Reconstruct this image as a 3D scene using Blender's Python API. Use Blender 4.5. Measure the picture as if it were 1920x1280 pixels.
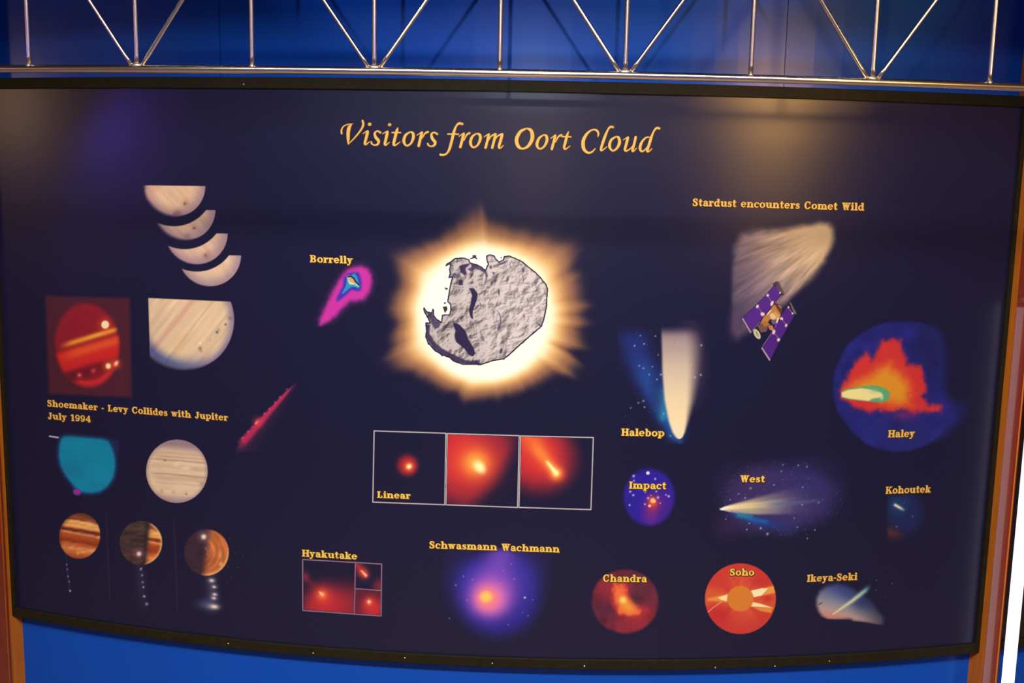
import bpy, bmesh, math, random
import numpy as np
from mathutils import Matrix, Vector

for o in list(bpy.data.objects):
    bpy.data.objects.remove(o)
SC = bpy.context.scene
COL = SC.collection

# ------------------------------------------------------------------ camera
S = 2.7 / 3.4
F, PITCH, ROLL, YAW = 2003.2, .1495, .0209, -.0171
EYE = np.array([-.0018 * S, -2.7, 1.65])
R = 5.9105 * S                       # radius of the bulging display wall at the printed face
ZT, ZB = 1.65 + .2716 * S, 1.65 - 1.5862 * S
AL, AR = -.3207, .2736


def axes():
    cy, sy, cp, sp, cr, sr = (math.cos(YAW), math.sin(YAW), math.cos(PITCH), math.sin(PITCH), math.cos(ROLL), math.sin(ROLL))
    r = np.array([cy, -sy, 0.])
    h = np.array([sy, cy, 0.])
    z = np.array([0., 0., 1.])
    fwd = h * cp - z * sp
    up = h * sp + z * cp
    return r * cr + up * sr, up * cr - r * sr, fwd


RIGHT, UP, FWD = axes()
cam = bpy.data.cameras.new('camera')
cam.sensor_width = 36
cam.lens = 36 * F / 1920
camo = bpy.data.objects.new('camera', cam)
COL.objects.link(camo)
m = Matrix.Identity(4)
for i in range(3):
    m[i][0], m[i][1], m[i][2], m[i][3] = RIGHT[i], UP[i], -FWD[i], EYE[i]
camo.matrix_world = m
SC.camera = camo

# ------------------------------------------------------------------ view, world, lamps
SC.view_settings.view_transform = 'Standard'
SC.view_settings.look = 'None'
SC.view_settings.gamma = 1
SC.view_settings.exposure = 0
SC.view_settings.use_curve_mapping = False
W = bpy.data.worlds.new('dim_hall')
SC.world = W
W.use_nodes = True
W.node_tree.nodes['Background'].inputs[0].default_value = (.02, .03, .08, 1)
W.node_tree.nodes['Background'].inputs[1].default_value = .3


def lamp(kind, name, loc, aim, energy, col, **kw):
    l = bpy.data.lights.new(name, kind)
    l.energy = energy
    l.color = col
    for k, v in kw.items():
        setattr(l, k, v)
    o = bpy.data.objects.new(name, l)
    COL.objects.link(o)
    o.location = loc
    o.rotation_euler = (Vector(aim) - Vector(loc)).to_track_quat('-Z', 'Y').to_euler()
    return o


lamp('SPOT', 'key_spot', (0, -7.1, 2.0), (0, 0, 1.0), 58, (1, .72, .46), spot_size=math.radians(30), spot_blend=1, shadow_soft_size=.03)
lamp('SPOT', 'upper_wall_spot', (-.1, -6.6, 1.98), (0, 0, 2.86), 420, (.66, .82, 1), spot_size=math.radians(18.4), spot_blend=.3, shadow_soft_size=.02)
lamp('SPOT', 'warm_upper_spot', (2.7, -4.2, 2.1), (.66, 0, 2.35), 330, (1, .50, .14), spot_size=math.radians(15), spot_blend=.6, shadow_soft_size=.10)
lamp('SPOT', 'warm_spot_right', (2.6, -4.0, 2.05), (.62, 0, 1.90), 175, (1, .52, .08), spot_size=math.radians(14), spot_blend=1, shadow_soft_size=.22)
lamp('SPOT', 'warm_spot_left', (-4.1, -1.3, 2.0), (-1.3, .17, 1.75), 21, (1, .58, .26), spot_size=math.radians(24), spot_blend=1, shadow_soft_size=.15)
lamp('AREA', 'board_fill', (0, -2.9, 3.1), (0, 0, .2), 93, (1, .93, .82), shape='RECTANGLE', size=3.4, size_y=.25, spread=math.radians(120))  # unseen soft fill added overhead to brighten the board evenly
lamp('SPOT', 'blue_spot_left', (-3.35, -1.75, 1.95), (-.44, .02, 1.30), 24, (.14, .08, 1), spot_size=math.radians(24.5), spot_blend=.06, shadow_soft_size=.06)
for _x in (-4, -1.4, 1.5, 4.2):
    lamp('AREA', 'front_wall_fill', (_x, -8.2, 3.1), (_x, -9, 1.2), 55, (.7, .8, 1), shape='RECTANGLE', size=1.6, size_y=.15)  # added fills: light the front wall so chrome and print reflect it
for _s in (-1, 1):
    for _y in (-1.8, -4.6):
        lamp('AREA', 'side_wall_fill', (_s * 5.2, _y, 3.1), (_s * 6, _y, 1.7), 30, (1, .58, .30), shape='RECTANGLE', size=1.6, size_y=.15)  # added warm fills: side walls give the board's ends a brown reflection

# ------------------------------------------------------------------ helpers


def lin(c):
    c = np.asarray(c, float) / 255
    return np.where(c <= .04045, c / 12.92, ((c + .055) / 1.055) ** 2.4)


KILL = np.array([1.10, 1.02, .98])      # light falling on the print, one value for the whole sheet


def alb(c):
    return np.clip(lin(c) / KILL, 0, .93)


SHEET = np.array([26., 24., 53.])


def mat(name, col=(.5, .5, .5), rough=.5, metal=0, spec=.5, coat=0, emit=None, strength=0, noise=None):
    m = bpy.data.materials.new(name)
    m.use_nodes = True
    nt = m.node_tree
    b = nt.nodes['Principled BSDF']
    b.inputs['Base Color'].default_value = (*col, 1)
    b.inputs['Roughness'].default_value = rough
    b.inputs['Metallic'].default_value = metal
    b.inputs['Specular IOR Level'].default_value = spec
    b.inputs['Coat Weight'].default_value = coat
    if emit:
        b.inputs['Emission Color'].default_value = (*emit, 1)
        b.inputs['Emission Strength'].default_value = strength
    if noise:
        sc, amt, stretch, bump = noise
        g = nt.nodes.new('ShaderNodeNewGeometry')
        mp = nt.nodes.new('ShaderNodeMapping')
        mp.inputs['Scale'].default_value = stretch
        n = nt.nodes.new('ShaderNodeTexNoise')
        n.inputs['Scale'].default_value = sc
        n.inputs['Detail'].default_value = 6
        mx = nt.nodes.new('ShaderNodeMix')
        mx.data_type = 'RGBA'
        mx.inputs[6].default_value = (*[c * (1 - amt) for c in col], 1)
        mx.inputs[7].default_value = (*[min(1, c * (1 + amt)) for c in col], 1)
        nt.links.new(g.outputs['Position'], mp.inputs['Vector'])
        nt.links.new(mp.outputs[0], n.inputs['Vector'])
        nt.links.new(n.outputs['Fac'], mx.inputs[0])
        nt.links.new(mx.outputs[2], b.inputs['Base Color'])
        if bump:
            bp = nt.nodes.new('ShaderNodeBump')
            bp.inputs['Strength'].default_value = bump
            bp.inputs['Distance'].default_value = .002
            nt.links.new(n.outputs['Fac'], bp.inputs['Height'])
            nt.links.new(bp.outputs[0], b.inputs['Normal'])
    return m


def print_mat():
    m = bpy.data.materials.new('laminated_print')
    m.use_nodes = True
    nt = m.node_tree
    b = nt.nodes['Principled BSDF']
    a = nt.nodes.new('ShaderNodeAttribute')
    a.attribute_name = 'ink'
    nt.links.new(a.outputs['Color'], b.inputs['Base Color'])
    b.inputs['Roughness'].default_value = .29
    b.inputs['Specular IOR Level'].default_value = .35
    return m


M = dict(
    ink=print_mat(),
    wall=mat('blue_wall_paint', (.004, .070, .46), .24, spec=.16, noise=(3, .06, (1, 1, 1), .05)),
    frame=mat('black_frame_paint', (.017, .013, .006), .6, spec=.1, noise=(60, .5, (1, 1, 1), .3)),
    wood=mat('orange_timber', (.50, .14, .012), .5, spec=.2, noise=(14, .25, (6, 6, .5), .1)),
    face=mat('dark_red_varnish', (.17, .018, .008), .24, coat=.9, noise=(14, .35, (6, 6, .5), .12)),
    chrome=mat('chrome_tube', (.88, .75, .62), .2, 1, noise=(30, .08, (1, 1, 1), .02)),
    weld=mat('weld_bead', (.36, .30, .25), .4, .9, noise=(150, .4, (1, 1, 1), .6)),
    screw=mat('brass_screw', (.75, .60, .36), .35, .8),
    brown=mat('brown_print', (.018, .010, .010), .35, spec=.4, noise=(2, .2, (1, 1, 1), 0)),
    tube=mat('lit_tube', (.9, .9, .95), .3, emit=(.93, .95, 1), strength=1.1),
    white=mat('white_enamel', (.7, .7, .7), .4),
    hall=mat('hall_wall_paint', (.42, .34, .28), .7, noise=(2, .15, (1, 1, 1), 0)),
    dark=mat('dark_hall', (.03, .028, .035), .8, noise=(2, .2, (1, 1, 1), 0)),
    floor=mat('hall_floor', (.34, .25, .18), .4, noise=(4, .3, (1, 1, 1), .05)),
)


def obj(name, verts, faces, material, parent=None, ink=None, smooth=False, mats=None, mi=None):
    me = bpy.data.meshes.new(name)
    v = np.asarray(verts, float)
    if parent is not None:
        v = v - np.array(parent_world(parent))
    me.from_pydata(v.tolist(), [], [list(map(int, f)) for f in faces])
    for mm in (mats or [material]):
        me.materials.append(mm)
    if mi is not None:
        me.polygons.foreach_set('material_index', np.asarray(mi, np.int32))
    if ink is not None:
        at = me.attributes.new('ink', 'FLOAT_COLOR', 'POINT')
        c = np.ones((len(v), 4), np.float32)
        c[:, :3] = ink
        at.data.foreach_set('color', c.ravel())
    if smooth:
        me.polygons.foreach_set('use_smooth', np.ones(len(me.polygons), bool))
    me.update()
    o = bpy.data.objects.new(name, me)
    COL.objects.link(o)
    if parent is not None:
        o.parent = parent
    return o


def parent_world(p):
    x = Vector((0, 0, 0))
    while p is not None:
        x += p.location
        p = p.parent
    return x


def empty(name, loc, label, cat, group=None):
    o = bpy.data.objects.new(name, None)
    COL.objects.link(o)
    o.location = loc
    o['label'] = label
    o['category'] = cat
    if group:
        o['group'] = group
    return o


def pix(px, py, off=0.):
    """points of the bulging surface (radius R+off about the wall's upright axis) seen at the given places of the photograph"""
    px, py = np.atleast_1d(np.asarray(px, float)), np.atleast_1d(np.asarray(py, float))
    d = ((px - 960) / F)[:, None] * RIGHT + ((640 - py) / F)[:, None] * UP + FWD
    q = R + off
    ox, oy = EYE[0], EYE[1] - R
    A = d[:, 0] ** 2 + d[:, 1] ** 2
    B = ox * d[:, 0] + oy * d[:, 1]
    C = ox * ox + oy * oy - q * q
    t = (-B - np.sqrt(np.maximum(B * B - A * C, 0))) / A
    return EYE + d * t[:, None]


def ang(px, py, off=0.):
    p = pix(px, py, off)[0]
    return math.atan2(p[0], R - p[1])


def cyl(a, r, z):
    return np.stack([r * np.sin(a), R - r * np.cos(a), z + 0 * np.asarray(a)], -1)


def arcbox(a0, a1, r0, r1, z0, z1, n=48, bev=0.):
    """curved bar following the wall; returns verts, faces"""
    prof = [(r0, z0), (r1 - bev, z0), (r1, z0 + bev), (r1, z1 - bev), (r1 - bev, z1), (r0, z1)] if bev else [(r0, z0), (r1, z0), (r1, z1), (r0, z1)]
    k = len(prof)
    A = np.linspace(a0, a1, n + 1)
    V = np.concatenate([cyl(A, r, np.full(n + 1, z)) for r, z in prof])
    Fc = []
    for j in range(k):
        j2 = (j + 1) % k
        for i in range(n):
            Fc.append((j * (n + 1) + i, j2 * (n + 1) + i, j2 * (n + 1) + i + 1, j * (n + 1) + i + 1))
    Fc.append([j * (n + 1) for j in range(k)])
    Fc.append([j * (n + 1) + n for j in range(k)][::-1])
    return V, Fc


def tube(pts, rad, seg=12, cap=True):
    pts = np.asarray(pts, float)
    n = len(pts)
    T = np.gradient(pts, axis=0)
    T /= np.linalg.norm(T, axis=1)[:, None]
    ref = np.array([0, 0, 1.]) if abs(T[0][2]) < .8 else np.array([1., 0, 0])
    V, Fc = [], []
    rad = np.full(n, rad) if np.isscalar(rad) else rad
    for i in range(n):
        u = np.cross(T[i], ref)
        u /= np.linalg.norm(u)
        w = np.cross(T[i], u)
        for k in range(seg):
            t = 2 * math.pi * k / seg
            V.append(pts[i] + rad[i] * (math.cos(t) * u + math.sin(t) * w))
    for i in range(n - 1):
        for k in range(seg):
            k2 = (k + 1) % seg
            Fc.append((i * seg + k, i * seg + k2, (i + 1) * seg + k2, (i + 1) * seg + k))
    if cap:
        Fc.append(list(range(seg))[::-1])
        Fc.append([(n - 1) * seg + k for k in range(seg)])
    return np.array(V), Fc


# ------------------------------------------------------------------ the setting
def struct(name, v, f, m, **k):
    o = obj(name, v, f, m, **k)
    o['kind'] = 'structure'
    return o


def box(x0, x1, y0, y1, z0, z1):
    v = [(x, y, z) for z in (z0, z1) for y in (y0, y1) for x in (x0, x1)]
    return v, [(0, 2, 3, 1), (4, 5, 7, 6), (0, 1, 5, 4), (2, 6, 7, 3), (0, 4, 6, 2), (1, 3, 7, 5)]


RW = R - .030                          # painted wall just behind the board
seams = [ang(412, 60, -.03), ang(1475, 60, -.03)]
edges = [-1.05, -.52] + seams + [.52, 1.05]
wv, wf = [], []
for a0, a1 in zip(edges[:-1], edges[1:]):
    # slim gaps between the upper sheets of the wall lining
    v, f = arcbox(a0 + .0002, a1 - .0002, RW - .08, RW, 1.2, 3.2, 24)
    wf += [[i + sum(len(q) for q in wv) for i in x] for x in f]
    wv.append(v)
v, f = arcbox(-1.05, 1.05, RW - .08, RW, 0, 1.2, 120)
wf += [[i + sum(len(q) for q in wv) for i in x] for x in f]
wv.append(v)
bv, bf = arcbox(-1.05, 1.05, RW - .12, RW - .082, 0, 3.2, 60)
wf += [[i + sum(len(q) for q in wv) for i in x] for x in bf]
wv.append(bv)
struct('wall_back', np.concatenate(wv), wf, M['wall'], smooth=False)
struct('floor', *box(-6, 6, -9, 4, -.1, 0), M['floor'])
struct('ceiling', *box(-6, 6, -9, 4, 3.2, 3.3), M['dark'])
struct('light_baffle', *box(-6, 6, -1.62, -1.5, 2.59, 3.2), M['dark'])      # unseen baffle added to keep the overhead fill off the upper wall
struct('wall_front', *box(-6, 6, -9.1, -9, 0, 3.2), M['wall'])
struct('wall_left', *box(-6.1, -6, -9, 4, 0, 3.2), M['hall'])
struct('wall_right', *box(6, 6.1, -9, 4, 0, 3.2), M['hall'])

ST = .0135 / R                         # slim black side strip, then the wooden upright
PW = .047 / R
for n_, a0, a1 in (('trim_1', AL - ST - PW, AL - ST), ('trim_2', AR + ST, AR + ST + PW)):
    v, f = arcbox(a0, a1, RW, R + .026, 0, 3.2, 6)
    o = struct(n_, v, f, M['wood'])
    v, f = arcbox(a0 + .0007, a1 + .0010, R + .0240, R + .0275, 0, 3.2, 6)
    obj('face_strip', v, f, M['face'], o)
    bm = o.modifiers.new('edge', 'BEVEL')
    bm.width = .004
    bm.segments = 3
    bm.limit_method = 'ANGLE'

# ------------------------------------------------------------------ the exhibit board
board = empty('exhibit_board', (0, 0, ZB), 'wide dark blue exhibit board of comet pictures with yellow title lettering, framed in black', 'exhibit board')
n = 160
A = np.linspace(AL, AR, n + 1)
v = np.concatenate([cyl(A, R, np.full(n + 1, z)) for z in np.linspace(ZB, ZT, 5)])
f = [(j * (n + 1) + i, j * (n + 1) + i + 1, (j + 1) * (n + 1) + i + 1, (j + 1) * (n + 1) + i) for j in range(4) for i in range(n)]
o = obj('print_sheet', v, f, M['ink'], board, ink=np.tile(alb(SHEET), (len(v), 1)), smooth=True)
# the sheet is laid on a board
v, f = arcbox(AL, AR, RW, R - .002, ZB, ZT, 80)
obj('backing_board', v, f, M['frame'], board)
EH = .0285
for z0, z1 in ((ZB - EH, ZB), (ZT, ZT + EH)):
    v, f = arcbox(AL - ST, AR + ST, RW, R + .007, z0, z1, 120, .002)
    obj('frame_rail', v, f, M['frame'], board)
for a0, a1 in ((AL - ST, AL), (AR, AR + ST)):
    v, f = arcbox(a0, a1, RW, R + .007, ZB, ZT, 3)
    obj('frame_stile', v, f, M['frame'], board)

# screw heads along the rails
for px_, py_ in ((428, 1206), (587, 1224), (759, 1233), (923, 1243), (1096, 1248.5), (1341, 1251), (1453, 1248.5), (1555, 1239), (457, 158)):
    c0 = pix(px_, py_, .0068)[0]
    n0 = np.array([c0[0], c0[1] - R, 0])
    n0 /= np.linalg.norm(n0)
    v, f = tube([c0, c0 + n0 * .0007, c0 + n0 * .0013], np.array([.0022, .0021, .0012]), 10)
    obj('screw_head', v, f, M['screw'], board)

# ---- noise and shape tools for the printed pictures (all in places of the photograph)


def vnoise(x, y, seed=0):
    xi, yi = np.floor(x).astype(np.int64), np.floor(y).astype(np.int64)
    fx, fy = x - xi, y - yi
    fx, fy = fx * fx * (3 - 2 * fx), fy * fy * (3 - 2 * fy)

    def h(a, b):
        k = (a * 374761393 + b * 668265263 + seed * 1442695041) & 0x7fffffff
        k = ((k ^ (k >> 13)) * 1274126177) & 0x7fffffff
        return ((k ^ (k >> 16)) & 0xffff) / 65535.
    return (h(xi, yi) * (1 - fx) + h(xi + 1, yi) * fx) * (1 - fy) + (h(xi, yi + 1) * (1 - fx) + h(xi + 1, yi + 1) * fx) * fy


def fbm(x, y, seed=0, o=4):
    s, a, t = 0, .5, 0
    for i in range(o):
        s = s + a * vnoise(x * 2 ** i, y * 2 ** i, seed + i)
        t += a
        a *= .5
    return s / t


def ss(a, b, x):
    t = np.clip((x - a) / (b - a), 0, 1)
    return t * t * (3 - 2 * t)


def sdpoly(X, Y, P):
    """signed distance to a polygon, negative inside"""
    P = np.asarray(P, float)
    d = np.full(X.shape, 1e18)
    ins = np.zeros(X.shape, bool)
    for (x0, y0), (x1, y1) in zip(P, np.roll(P, -1, 0)):
        ex, ey = x1 - x0, y1 - y0
        t = np.clip(((X - x0) * ex + (Y - y0) * ey) / (ex * ex + ey * ey + 1e-12), 0, 1)
        d = np.minimum(d, (X - x0 - t * ex) ** 2 + (Y - y0 - t * ey) ** 2)
        c = ((y0 <= Y) & (Y < y1)) | ((y1 <= Y) & (Y < y0))
        ins ^= c & (X < x0 + (Y - y0) / (y1 - y0 + 1e-12) * ex)
    return np.where(ins, -1, 1) * np.sqrt(d)


def sdseg(X, Y, P):
    """distance to a polyline and the fraction along it"""
    P = np.asarray(P, float)
    d, tt = np.full(X.shape, 1e18), np.zeros(X.shape)
    n = len(P) - 1
    for i in range(n):
        ex, ey = P[i + 1] - P[i]
        t = np.clip(((X - P[i][0]) * ex + (Y - P[i][1]) * ey) / (ex * ex + ey * ey + 1e-12), 0, 1)
        q = np.hypot(X - P[i][0] - t * ex, Y - P[i][1] - t * ey)
        w = q < d
        d = np.where(w, q, d)
        tt = np.where(w, (i + t) / n, tt)
    return d, tt


def ell(X, Y, cx, cy, rx, ry=None, rot=0):
    ry = ry or rx
    c, s = math.cos(rot), math.sin(rot)
    u, w = (X - cx) * c + (Y - cy) * s, -(X - cx) * s + (Y - cy) * c
    return np.hypot(u / rx, w / ry)


class Art:
    """layers of printed colour over the sheet's own colour; A says how far each spot departs from the bare sheet"""

    def __init__(s, x0, y0, x1, y1, step=1.):
        nx, ny = int((x1 - x0) / step) + 1, int((y1 - y0) / step) + 1
        s.X, s.Y = np.meshgrid(np.linspace(x0, x1, nx), np.linspace(y0, y1, ny))
        s.C = np.tile(SHEET, (ny, nx, 1)).astype(float)
        s.A = np.zeros((ny, nx))

    def over(s, col, a):
        a = np.clip(a, 0, 1)
        s.C = s.C * (1 - a[..., None]) + np.asarray(col, float) * a[..., None]
        s.A = np.maximum(s.A * (1 - a), 0) + a
        return s

    def glow(s, cx, cy, r, col, k=1, ry=None, rot=0, p=2):
        return s.over(col, k * np.exp(-ell(s.X, s.Y, cx, cy, r, ry, rot) ** p))

    def disc(s, cx, cy, rx, ry, col, soft=1., k=1, rot=0):
        return s.over(col, k * ss(soft, -soft, (ell(s.X, s.Y, cx, cy, rx, ry, rot) - 1) * min(rx, ry)))

    def poly(s, P, col, soft=1., k=1):
        return s.over(col, k * ss(soft, -soft, sdpoly(s.X, s.Y, P)))

    def line(s, P, w, col, soft=.7, k=1):
        d, t = sdseg(s.X, s.Y, P)
        return s.over(col, k * ss(w / 2 + soft, w / 2 - soft, d))

    def dots(s, pts, col, r=1.3, k=1):
        for q in pts:
            s.glow(q[0], q[1], q[2] if len(q) > 2 else r, col, k)
        return s

    def stars(s, n, box_, seed, col=(200, 190, 220), r=(.6, 1.2), k=.8, inside=None):
        rg = random.Random(seed)
        for _ in range(n):
            x, y = rg.uniform(box_[0], box_[2]), rg.uniform(box_[1], box_[3])
            rr, kk = rg.uniform(*r), rg.uniform(.25, 1) * k
            if inside is None or ((x - inside[0]) / inside[2]) ** 2 + ((y - inside[1]) / inside[3]) ** 2 < 1:
                s.glow(x, y, rr, col, kk)
        return s

    def put(s, name, label=None, parent=None, off=.0005, cut=.03):
        """the picture as a thin sheet of its own, following the board"""
        ny, nx = s.A.shape
        keep = s.A > cut
        fm = keep[:-1, :-1] | keep[1:, :-1] | keep[:-1, 1:] | keep[1:, 1:]
        idx = np.arange(nx * ny).reshape(ny, nx)
        q = np.stack([idx[1:, :-1], idx[1:, 1:], idx[:-1, 1:], idx[:-1, :-1]], -1)[fm]
        used = np.unique(q)
        re = np.zeros(nx * ny, np.int64)
        re[used] = np.arange(len(used))
        v = pix(s.X.ravel()[used], s.Y.ravel()[used], off)
        o = obj(name, v, re[q], M['ink'], parent or board, ink=alb(np.clip(s.C.reshape(-1, 3)[used], 0, 255)), smooth=True)
        if label:
            o['label'] = label
        return o


# ------------------------------------------------------------------ pictures printed on the board
NIGHT = SHEET


def crescent(name, c, y_top, inner, seed, warm, violet, spots, label):
    a = Art(c[0] - 66, y_top - 3, c[0] + 66, c[1] + 66, 1.)
    X, Y = a.X, a.Y
    r = ell(X, Y, c[0], c[1], 60)
    d = (r - 1) * 60
    # the lower left rim melts into violet, the right rim stays crisp
    side = ss(-.2, .9, (c[0] - X) / 60 * .8 + (Y - c[1]) / 60 * .5)
    soft = 2 + violet * 9 * side
    k = ss(0, -1, d / soft) * ss(-1, 1, Y - y_top - (X - c[0]) * .012)
    if inner:
        k = k * ss(-1, 1, np.hypot(X - inner[0], Y - inner[1]) - 75)
    st = fbm((X * .72 + Y * .69) / 40, (X * .69 - Y * .72 + 500) / 6, seed)
    shade = np.array(warm)[None, None] * (.93 + .16 * (st - .5))[..., None]
    rim = ss(.55, 1., r)[..., None]
    shade = shade * (1 - .55 * rim) + np.array([120, 92, 130]) * .55 * rim
    a.over(shade, k)
    if inner is None:
        a.over((222, 160, 125), k * .5 * ss(14, 4, np.abs((X - 288) * .72 + (Y - 352) * .69)))
    for x, y, q, col, kk in spots:
        a.over(col, k * kk * np.exp(-ell(X, Y, x, y, q) ** 2))
    a.put(name, label)


crescent('planet_picture', (326, 348.5), 348, None, 1, (248, 200, 158), 1, [(348, 382, 6, (180, 120, 95), .6), (346.5, 381.5, 2.4, (120, 70, 60), .9), (334, 401, 7, (130, 85, 90), .7), (328, 402, 4, (110, 70, 80), .6), (349, 376, 5, (205, 150, 120), .6)], 'topmost cream planet slice, a half disc')
crescent('planet_picture', (345, 393), 393, (326, 349), 2, (226, 184, 152), 1, [(365, 427, 6, (185, 135, 115), .7), (364, 427.5, 2, (95, 60, 55), .9), (352, 444, 7, (130, 95, 100), .6)], 'second cream planet slice, a crescent with a dark spot')
crescent('planet_picture', (368, 437), 437, (346, 392), 3, (240, 195, 160), .3, [(388, 479, 7, (150, 105, 100), .7), (385, 479, 2, (100, 65, 60), .8), (393, 474, 5, (190, 145, 125), .5)], 'third cream planet slice, a crescent with a pale brown spot')
crescent('planet_picture', (393, 478), 478, (369, 434), 4, (245, 203, 165), .2, [], 'lowest cream planet slice, a plain crescent')

# the planet in red with bright spots
a = Art(78, 546, 252, 752, 1.)
X, Y = a.X, a.Y
a.poly([(85, 554), (243, 559), (247, 745), (91, 738)], (80, 33, 46), 5, .95)
r = ell(X, Y, 163.5, 647, 59, 77, -.10)
k = ss(1.10, .90, r)
a.over((140, 28, 40), k)
v = (Y - 647) + (X - 163) * .30          # bands climb to the right
a.over((205, 38, 38), k * ss(-8, 4, v) * ss(46, 32, v))
a.over((228, 88, 42), k * .85 * np.exp(-((v - 8) / 9) ** 2) * ss(100, 150, X))
a.over((243, 140, 45), k * np.exp(-((v + 13) / 5.5) ** 2) * ss(105, 140, X))
a.over((252, 165, 60), k * .8 * np.exp(-((v + 14) / 3.) ** 2) * ss(140, 190, X))
a.over((95, 25, 40), k * .9 * np.exp(-((v - 50) / 11) ** 2) * ss(225, 150, X))
a.over((205, 42, 45), k * ss(.80, .93, r) * ss(55, 68, v))
a.over((160, 34, 42), k * .5 * ss(.8, 1, r) * ss(0, -30, v))
for x, y, q, c, kk in [(197, 609, 12, (225, 75, 40), .8), (203, 686, 9, (235, 80, 50), .8), (217, 682, 9, (235, 80, 50), .8), (175, 695, 4.5, (225, 70, 60), .8), (149, 703, 5, (225, 60, 60), .8), (122, 690, 6, (180, 40, 45), .5)]:
    a.glow(x, y, q, c, kk)
a.disc(197.3, 608.5, 7.2, 7.6, (255, 228, 175), 1.5)
a.glow(203, 686, 5, (255, 230, 165), 1, 5.5, 0, 4)
a.glow(218, 681, 3.5, (255, 205, 130), 1, 5.5, .5, 3)
a.glow(149, 703, 2, (255, 140, 110), .8)
a.put('planet_picture', 'red planet with glowing orange bands in a dark red rectangle')

# large cream quarter of the planet
a = Art(272, 552, 450, 704, 1.)
X, Y = a.X, a.Y
cx, cy, q = 343, 600, 97
r = np.hypot(X - cx, Y - cy)
edge = np.minimum(X - (278 + (Y - 558) * .03), Y - (558.5 + (X - 278) * .045))
side = ss(-.1, .9, (cx - X) / q * .75 + (Y - cy) / q * .65)
k = ss(0, -1, (r - q) / (3 + 16 * side)) * ss(-.8, .8, edge)
u, w = (X * .62 - Y * .785), (X * .785 + Y * .62)          # along and across the stripes
st = fbm(u / 60, w / 7, 11) - .5
base = np.array([228, 192, 152.])[None, None] * (1 + .20 * st)[..., None]
a.over(base, k)
a.over((205, 148, 125), k * .65 * np.exp(-((w - 632) / 6) ** 2))
a.over((212, 165, 140), k * .5 * np.exp(-((w - 598) / 4) ** 2))
a.over((185, 158, 130), k * .5 * np.exp(-((w - 664) / 1.8) ** 2))
a.over((190, 165, 140), k * .35 * np.exp(-((w - 700) / 2) ** 2))
a.over((190, 163, 142), k * .35 * np.exp(-((w - 716) / 2) ** 2))
a.over((235, 180, 130), k * .5 * np.exp(-ell(X, Y, 335, 648, 10) ** 2))
a.over((105, 88, 140), k * .75 * ss(.78, 1.02, r / q) * ss(-.2, .5, (X - cx) / q))
a.over((40, 60, 132), k * .97 * ss(.60, .93, r / q) * side)
for x, y, q2, c, kk in [(375, 653, 3, (110, 90, 85), .8), (377, 658, 3, (150, 125, 110), .6), (375, 643, 2, (255, 240, 215), .8), (407, 622.5, 2.4, (70, 60, 65), .9), (410, 618, 2, (110, 90, 95), .6), (423, 608, 2, (70, 55, 65), .8), (431, 596, 4, (130, 85, 90), .6), (394, 637, 2, (170, 145, 130), .6)]:
    a.over(c, k * kk * np.exp(-ell(X, Y, x, y, q2) ** 2))
a.put('planet_picture', 'large cream striped planet cut off square at its upper left')

# string of comet fragments
a = Art(442, 710, 562, 848, 1.)
X, Y = a.X, a.Y
d, t = sdseg(X, Y, [(452, 830), (551, 720)])
sg = np.sign((X - 452) * 110 + (Y - 830) * 99)              # lower right of the line is softer
wd = 1.6 + 7 * (1 - t) ** .8
a.over((74, 38, 66), .55 * np.exp(-(d / (wd * 3.2)) ** 2) * ss(-1, 1, sg + .2))
a.over((190, 42, 84), .95 * np.exp(-(d / np.where(sg > 0, wd * 1.15, wd * .75)) ** 3) * ss(0, .1, t + .05) * ss(1.02, .85, t))
a.over((220, 60, 80), .7 * np.exp(-(np.hypot(X - 484, Y - 791) / 9) ** 2))
a.dots([(537.5, 729.5), (525, 744, 2), (516, 754, 1.8), (505, 766, 1.8), (496, 775, 2), (473, 800), (465, 809, 1.8), (455, 821, 2)], (232, 105, 125), 1.4, .7)
a.glow(482, 791, 4.5, (245, 105, 70), .9, 2.4, -.85)
a.glow(480, 793, 1.8, (255, 165, 120), .95)
a.put('comet_picture', 'narrow crimson streak of comet fragments')

# planet in turquoise
a = Art(86, 806, 230, 940, 1.)
X, Y = a.X, a.Y
P = [(118, 814), (132, 813.5), (195, 819), (206, 824), (214, 838), (219, 855), (220.5, 875), (216, 897), (205, 914), (190, 925), (172, 928.5), (152, 926), (138, 917), (121, 895), (110, 875), (106, 855), (107, 835), (111, 820)]
a.poly([(200, 822), (223, 826), (223, 850), (218, 850)], (33, 38, 84), 3, .9)
a.poly(P, (28, 55, 98), 5)
n_ = fbm(X / 30, Y / 16, 5)
a.over(np.array([16, 130, 164.])[None, None] * (.94 + .12 * n_)[..., None], ss(1, -6, sdpoly(X, Y, P) + 2))
a.over((24, 105, 145), .4 * np.exp(-ell(X, Y, 130, 880, 22, 14) ** 2) * ss(0, -6, sdpoly(X, Y, P)))
a.over((22, 108, 135), .5 * np.exp(-ell(X, Y, 175, 907, 4) ** 2))
a.disc(144.5, 922, 8, 6.5, (70, 75, 165), 1.5, .9, .3)
a.disc(144.5, 921.5, 5.5, 4.6, (178, 38, 138), 1.5, 1, .3)
a.line([(93, 817.5), (109, 820)], 2.6, (215, 190, 190), .9)
a.put('planet_picture', 'turquoise planet with a magenta spot at its foot')

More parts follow.
